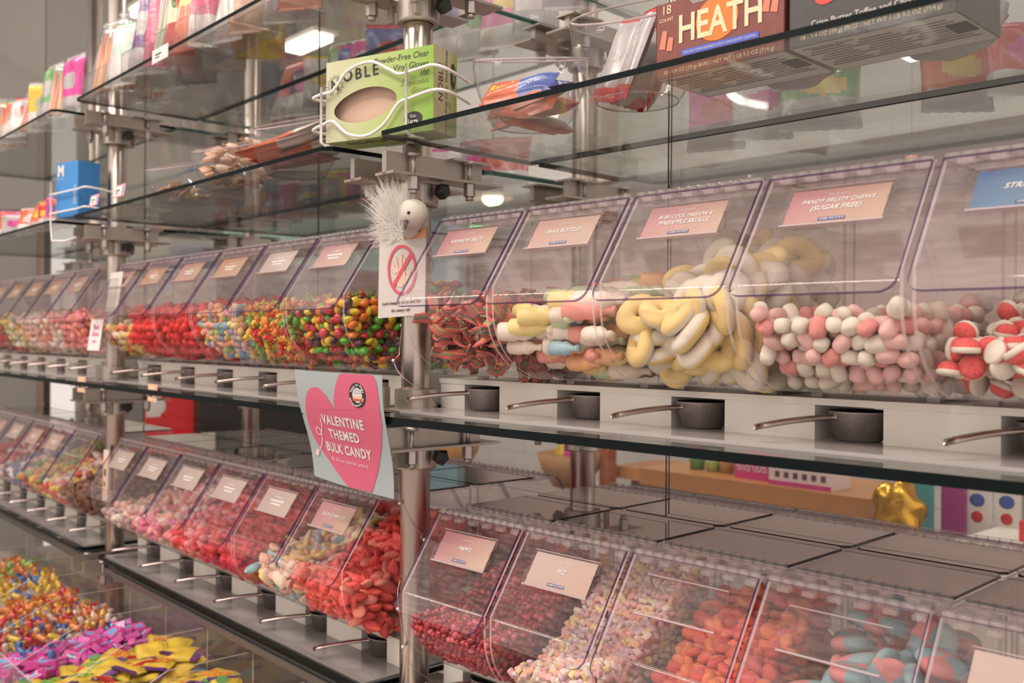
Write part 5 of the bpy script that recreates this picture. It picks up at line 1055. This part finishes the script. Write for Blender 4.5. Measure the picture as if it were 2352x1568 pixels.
# things on and by the walls
def boxt(name, a, b, m_, label, cat, **kw): mb = MB(); mb.box(a, b); return solo(name, mb, m_, label, cat, **kw)
t = thing('wall_rail', 'round steel rail end fixed to the left wall near the ceiling', 'rail', 2, -4.5, .25, 1.66 - .0)
mb = MB(); mb.cyl((0, .12, -.10), (.02, .12, -.10), .07, 20); part('flange', mb, mat('dark_flange', (.14, .13, .18), .3, .8), t)
mb = MB(); mb.cyl((.02, .12, -.10), (.6, -.10, -.10), .022, 14); part('rail_tube', mb, STEEL, t)
boxt('wall_cabinet', (-4.49, 1.12, -.02), (-4.2, 1.62, .56), mat('cream_cabinet', (.70, .64, .57), .5), 'cream cabinet front standing beyond the left post', 'cabinet')
t = thing('poster', 'red and white poster seen under the shelf beyond the left post', 'poster', 2, -3.6, 1.00, -.60); mb = MB(); mb.box((0, -.02, 0), (.02, .22, .34)); part('sheet', mb, mat('poster_scarlet', (.68, .01, .02), .5), t); mb = MB(); mb.box((.02, -.02, .20), (.022, .05, .30)); mb.ball((.021, .04, .25), (.002, .04, .04), 12, 6); part('white_print', mb, WINK, t)
t = thing('display_counter', 'black counter far behind the heart poster', 'counter', 2, -3.5, 0, 0); mb = MB(); mb.box((-.3, 1.22, -1.2), (.0, 2.15, -.20)); part('body', mb, mat('black_counter', (.012, .011, .012), .3), t); mb = MB(); mb.box((-.32, 1.2, -.2), (.02, 2.17, -.17)); part('top', mb, mat('counter_top', (.06, .05, .05), .2), t)
mb = MB(); mb.box((-3.52, 1.35, .38), (-3.5, 2.30, .66)); solo('shop_sign', mb, mat('mint_board', (.34, .52, .44), .5), 'pale mint sign board hanging beyond the centre shelves', 'sign', 2)
t = thing('light_bowl', 'glossy blue lit bowl beyond the upper centre bins', 'bowl', 2, -3.0, 1.02, .31); mb = MB(); mb.lathe([(.07, 0), (.15, .06), (.165, .075), (.155, .075), (.14, .06), (.0001, .05)], 24); part('shell', mb, mat('deep_blue', (.01, .08, .45), .2, emit=((.0, .08, .6), .25)), t); mb = MB(); mb.lathe([(.15, .065), (.13, .12), (.06, .14)], 20); part('rim_glass', mb, PET, t)
mb = MB(); mb.box((-2.90, 2.45, .54), (-2.55, 2.52, .72)); t = solo('control_panel', mb, mat('black_panel', (.02, .02, .022), .3), 'small black panel with a row of green lights above the rainbow belt bin', 'panel', 2)
g = mat('green_led', (.05, .6, .15), .4, emit=((.05, 1.0, .22), 3.0))
for k in range(5): mb = MB(); mb.ball((-2.86 + k * .027, 2.44, .60), .012, 12, 8); l_ = part('green_light', mb, g, t)
mb = MB(); mb.box((-3.35, 2.40, .10), (-2.92, 2.45, .68)); solo('blue_panel', mb, mat('dusty_blue', (.20, .32, .38), .5), 'dusty blue panel beside the green lights', 'panel', 2)
t = thing('pendant_lamp', 'glowing pendant lamp behind the middle post', 'lamp', 2, -2.35, 2.15, .66); mb = MB(); mb.lathe([(.02, .12), (.03, .10), (.10, .0)], 20); part('shade', mb, mat('lamp_shade', (.5, .4, .3), .4), t); mb = MB(); mb.ball((0, 0, .0), (.05, .05, .035), 14, 8); part('bulb', mb, mat('warm_bulb', (1, .9, .7), .5, emit=((1, .82, .55), 9)), t)
mb = MB(); mb.cyl((0, 0, .12), (0, 0, .88), .004, 6); part('cord', mb, INK, t)
for k, (x, y) in enumerate(((-2.15, 2.05), (-3.3, .9), (-3.3, 1.7), (-.6, 1.8))):
    t = thing('ceiling_light', f'bright rectangular ceiling light, {["above the middle post", "far left", "left of centre", "right of the middle post"][k]}', 'ceiling light', 2, x, y, 1.50); mb = MB(); mb.box((-.16, -.05, 0), (.16, .05, .03)); part('diffuser', mb, mat('lamp_white', (1, 1, 1), .5, emit=((1, .95, .86), 6)), t); mb = MB(); mb.box((-.18, -.07, .03), (.18, .07, .049)); part('housing', mb, WHITE, t)
WD = mat('orange_wood', (.50, .22, .08), .35, noise=.12, nscale=14)
def counter(x0, x1, y0, y1, z, label):
    t = thing('wooden_counter', label, 'counter', 2, x0, y0, z); mb = MB(); mb.box((0, 0, -.05), (x1 - x0, y1 - y0, 0)); part('worktop', mb, WD, t); mb = MB(); mb.box((.06, .05, -1.2 - z), (x1 - x0 - .06, y1 - y0, -.0501)); part('base', mb, mat('grey_base', (.42, .38, .35), .5), t)
counter(-.83, -.075, 1.46, 1.78, -.400, 'orange wood counter with boxes behind the lower right bins')
counter(-1.60, -1.12, 2.18, 2.5, -.53, 'smaller orange wood shelf further back left of the counter')
boxt('pink_carton', (-.52, 1.52, -.3995), (-.40, 1.60, -.33), mat('hot_pink_box', (.70, .05, .25), .4), 'hot pink carton on the orange wood counter', 'box')
bx = bpy.data.objects['pink_carton']; mb = MB(); text('Barbie', .04, TR(-.46, 1.519, -.365) @ UPF @ Matrix.Diagonal((-1, 1, 1, 1)), mb, 0, .3); part('print', mb, WINK, bx)
t = thing('sweets_carton', 'white carton with pink fruit printing on the orange wood counter', 'box', 2, -.385, 1.49, -.3995); mb = MB(); mb.box((0, 0, 0), (.19, .10, .05)); part('carton', mb, mat('white_box', (.78, .68, .64), .5), t); mb = MB(); mb.box((.0, -.001, .0), (.19, 0, .012), 0)
for k in range(6): mb.box((.02 + k * .028, -.0012, .022), (.034 + k * .028, -.0002, .038), 1)
mb.ball((.155, .02, .052), .012, 8, 6, 2); mb.ball((.03, .02, .052), .012, 8, 6, 0); part('print', mb, [wpk, wdk, wo], t)
for k, (x, m_, nm) in enumerate(((-.70, wg, 'green and pink jar'), (-.64, WR('lime', (.55, .75, .2)), 'lime topped jar'), (-.59, wgo, 'gold tin'))):
    t = thing('small_jar', f'{nm} on the orange wood counter', 'jar', 2, x, 1.58, -.3995); mb = MB(); mb.lathe([(.0001, 0), (.022, 0), (.024, .03), (.02, .05), (.0001, .052)], 16); part('jar', mb, m_, t); mb = MB(); mb.lathe([(.0001, .052), (.02, .052), (.02, .066), (.0001, .067)], 16); part('lid', mb, [wpk, WINK, wgo][k], t)
mb = MB(); rg = random.Random(4); mb.ball((0, 0, 0), (.060, .045, .075), 30, 20); mb.v = [(x * (1 + .14 * math.sin(z * 90 + y * 70)), y, z + .01 * math.sin(x * 110)) for x, y, z in mb.v]
solo('foil_ornament', mb, mat('gold_foil', (.70, .40, .06), .2, .9, bump=.5, bscale=60), 'crinkled gold foil ornament right of the wood counter', 'ornament', 2, .035, 1.40, -.405)
for k, (x, c) in enumerate(((-.02, (.10, .35, .35)), (.05, (.35, .05, .2)), (.10, (.72, .66, .62)), (.16, (.72, .66, .62)), (.21, (.40, .38, .38)))):
    t = thing('hanging_pack', ['teal pack in the rack beyond the lower right bins', 'plum pack in the rack beyond the lower right bins', 'white pack with blue and red print, left one in the rear rack', 'white pack with blue and red print, right one in the rear rack', 'grey pack at the right end of the rear rack'][k], 'pack', 2, x + .06, 1.50 + .02 * k, -.47); mb = MB(); mb.box((-.028, 0, 0), (.028, .015, .13)); part('wrapper', mb, mat('pack_%d' % k, c, .4), t)
    if k in (2, 3): mb = MB(); mb.ball((0, -.001, .05), (.014, .001, .014), 10, 6, 0); mb.ball((0, -.001, .09), (.018, .001, .016), 10, 6, 1); part('print', mb, [wr, wb], t)
t = thing('wicker_basket', 'woven basket with bright packs behind the middle post', 'basket', 2, -1.72, 2.05, -.62); mb = MB(); mb.lathe([(.0001, .0), (.07, .0), (.12, .07), (.14, .14), (.13, .14), (.10, .07), (.0001, .02)], 24); part('basket', mb, mat('wicker', (.38, .20, .09), .8, noise=.3, nscale=80, bump=.6, bscale=120), t)
for k, m_ in enumerate((wy, wpk, wr)): solo('bright_pack', pack(.06, .10, .02, [m_], seed=k), m_, ['yellow pack sticking out of the woven basket', 'magenta pack sticking out of the woven basket', 'red pack sticking out of the woven basket'][k], 'pack', 2, -1.77 + .05 * k, 2.05, -.46, .4 * k, 'packs in the basket', RX(R(80)))
t = thing('wicker_basket', 'orange-brown basket seen beside the middle post bracket', 'basket', 2, -2.42, 2.0, -.60); mb = MB(); mb.lathe([(.0001, .0), (.06, .0), (.10, .07), (.11, .13), (.10, .13), (.08, .07), (.0001, .02)], 24); part('basket', mb, mat('wicker_orange', (.50, .24, .07), .8, noise=.3, nscale=80), t)
boxt('wooden_post', (-1.60, 2.1, -1.2), (-1.55, 2.15, .0), mat('red_brown_wood', (.36, .12, .06), .5), 'thin red-brown wooden upright behind the rear post', 'post')
t = thing('checkout_counter', 'white counter with a red carton at the right edge', 'counter', 2, .20, 1.30, -.44); mb = MB(); mb.box((0, 0, -.76), (.9, .6, 0)); part('body', mb, WHITE, t)
boxt('red_carton', (.30, 1.42, -.4395), (.38, 1.46, -.395), mat('red_carton', (.65, .05, .07), .4), 'small red carton on the white counter at the right edge', 'box')
t = thing('hanging_ornament', 'dark ring ornament with an orange top hanging in front of the taupe wall', 'ornament', 2, .01, 1.5, .43); mb = MB(); mb.tube([(.03 * math.cos(a), 0, .02 * math.sin(a)) for a in [6.2832 * k / 20 for k in range(21)]], .006, 8); part('ring', mb, DARKP, t); mb = MB(); mb.ball((0, 0, .022), (.018, .01, .008), 10, 6); part('top', mb, WD, t)
mb = MB(); mb.tube([(0, 0, -.01), (0, 0, 1.05)], .0006, 4, 0, TR(0, 0, .03)); part('cord', mb, INK, t)
mb = MB(); mb.lathe([(.0001, .09), (.004, .08), (.012, .02), (.014, 0), (.0001, -.002)], 16); solo('crystal_drop', mb, PET, 'clear pointed crystal drop hanging before the taupe wall', 'ornament', 2, -.46, 1.5, .42)
for k, (x, y, rr) in enumerate(((-1.40, -4.0, .55), (-.95, -3.3, .45))):
    mb = MB(); n = 48; mb.tube([(rr * math.cos(6.2832 * j / n), rr * math.sin(6.2832 * j / n), 0) for j in range(n + 1)], .022, 8); solo('ring_lamp', mb, mat('ring_glow', (1, 1, 1), .5, emit=((1, .95, .85), 14)), f'round glowing ceiling ring lamp above the aisle, {["left", "right"][k]} one', 'lamp', 2, x, y, 1.46)
#==PART7
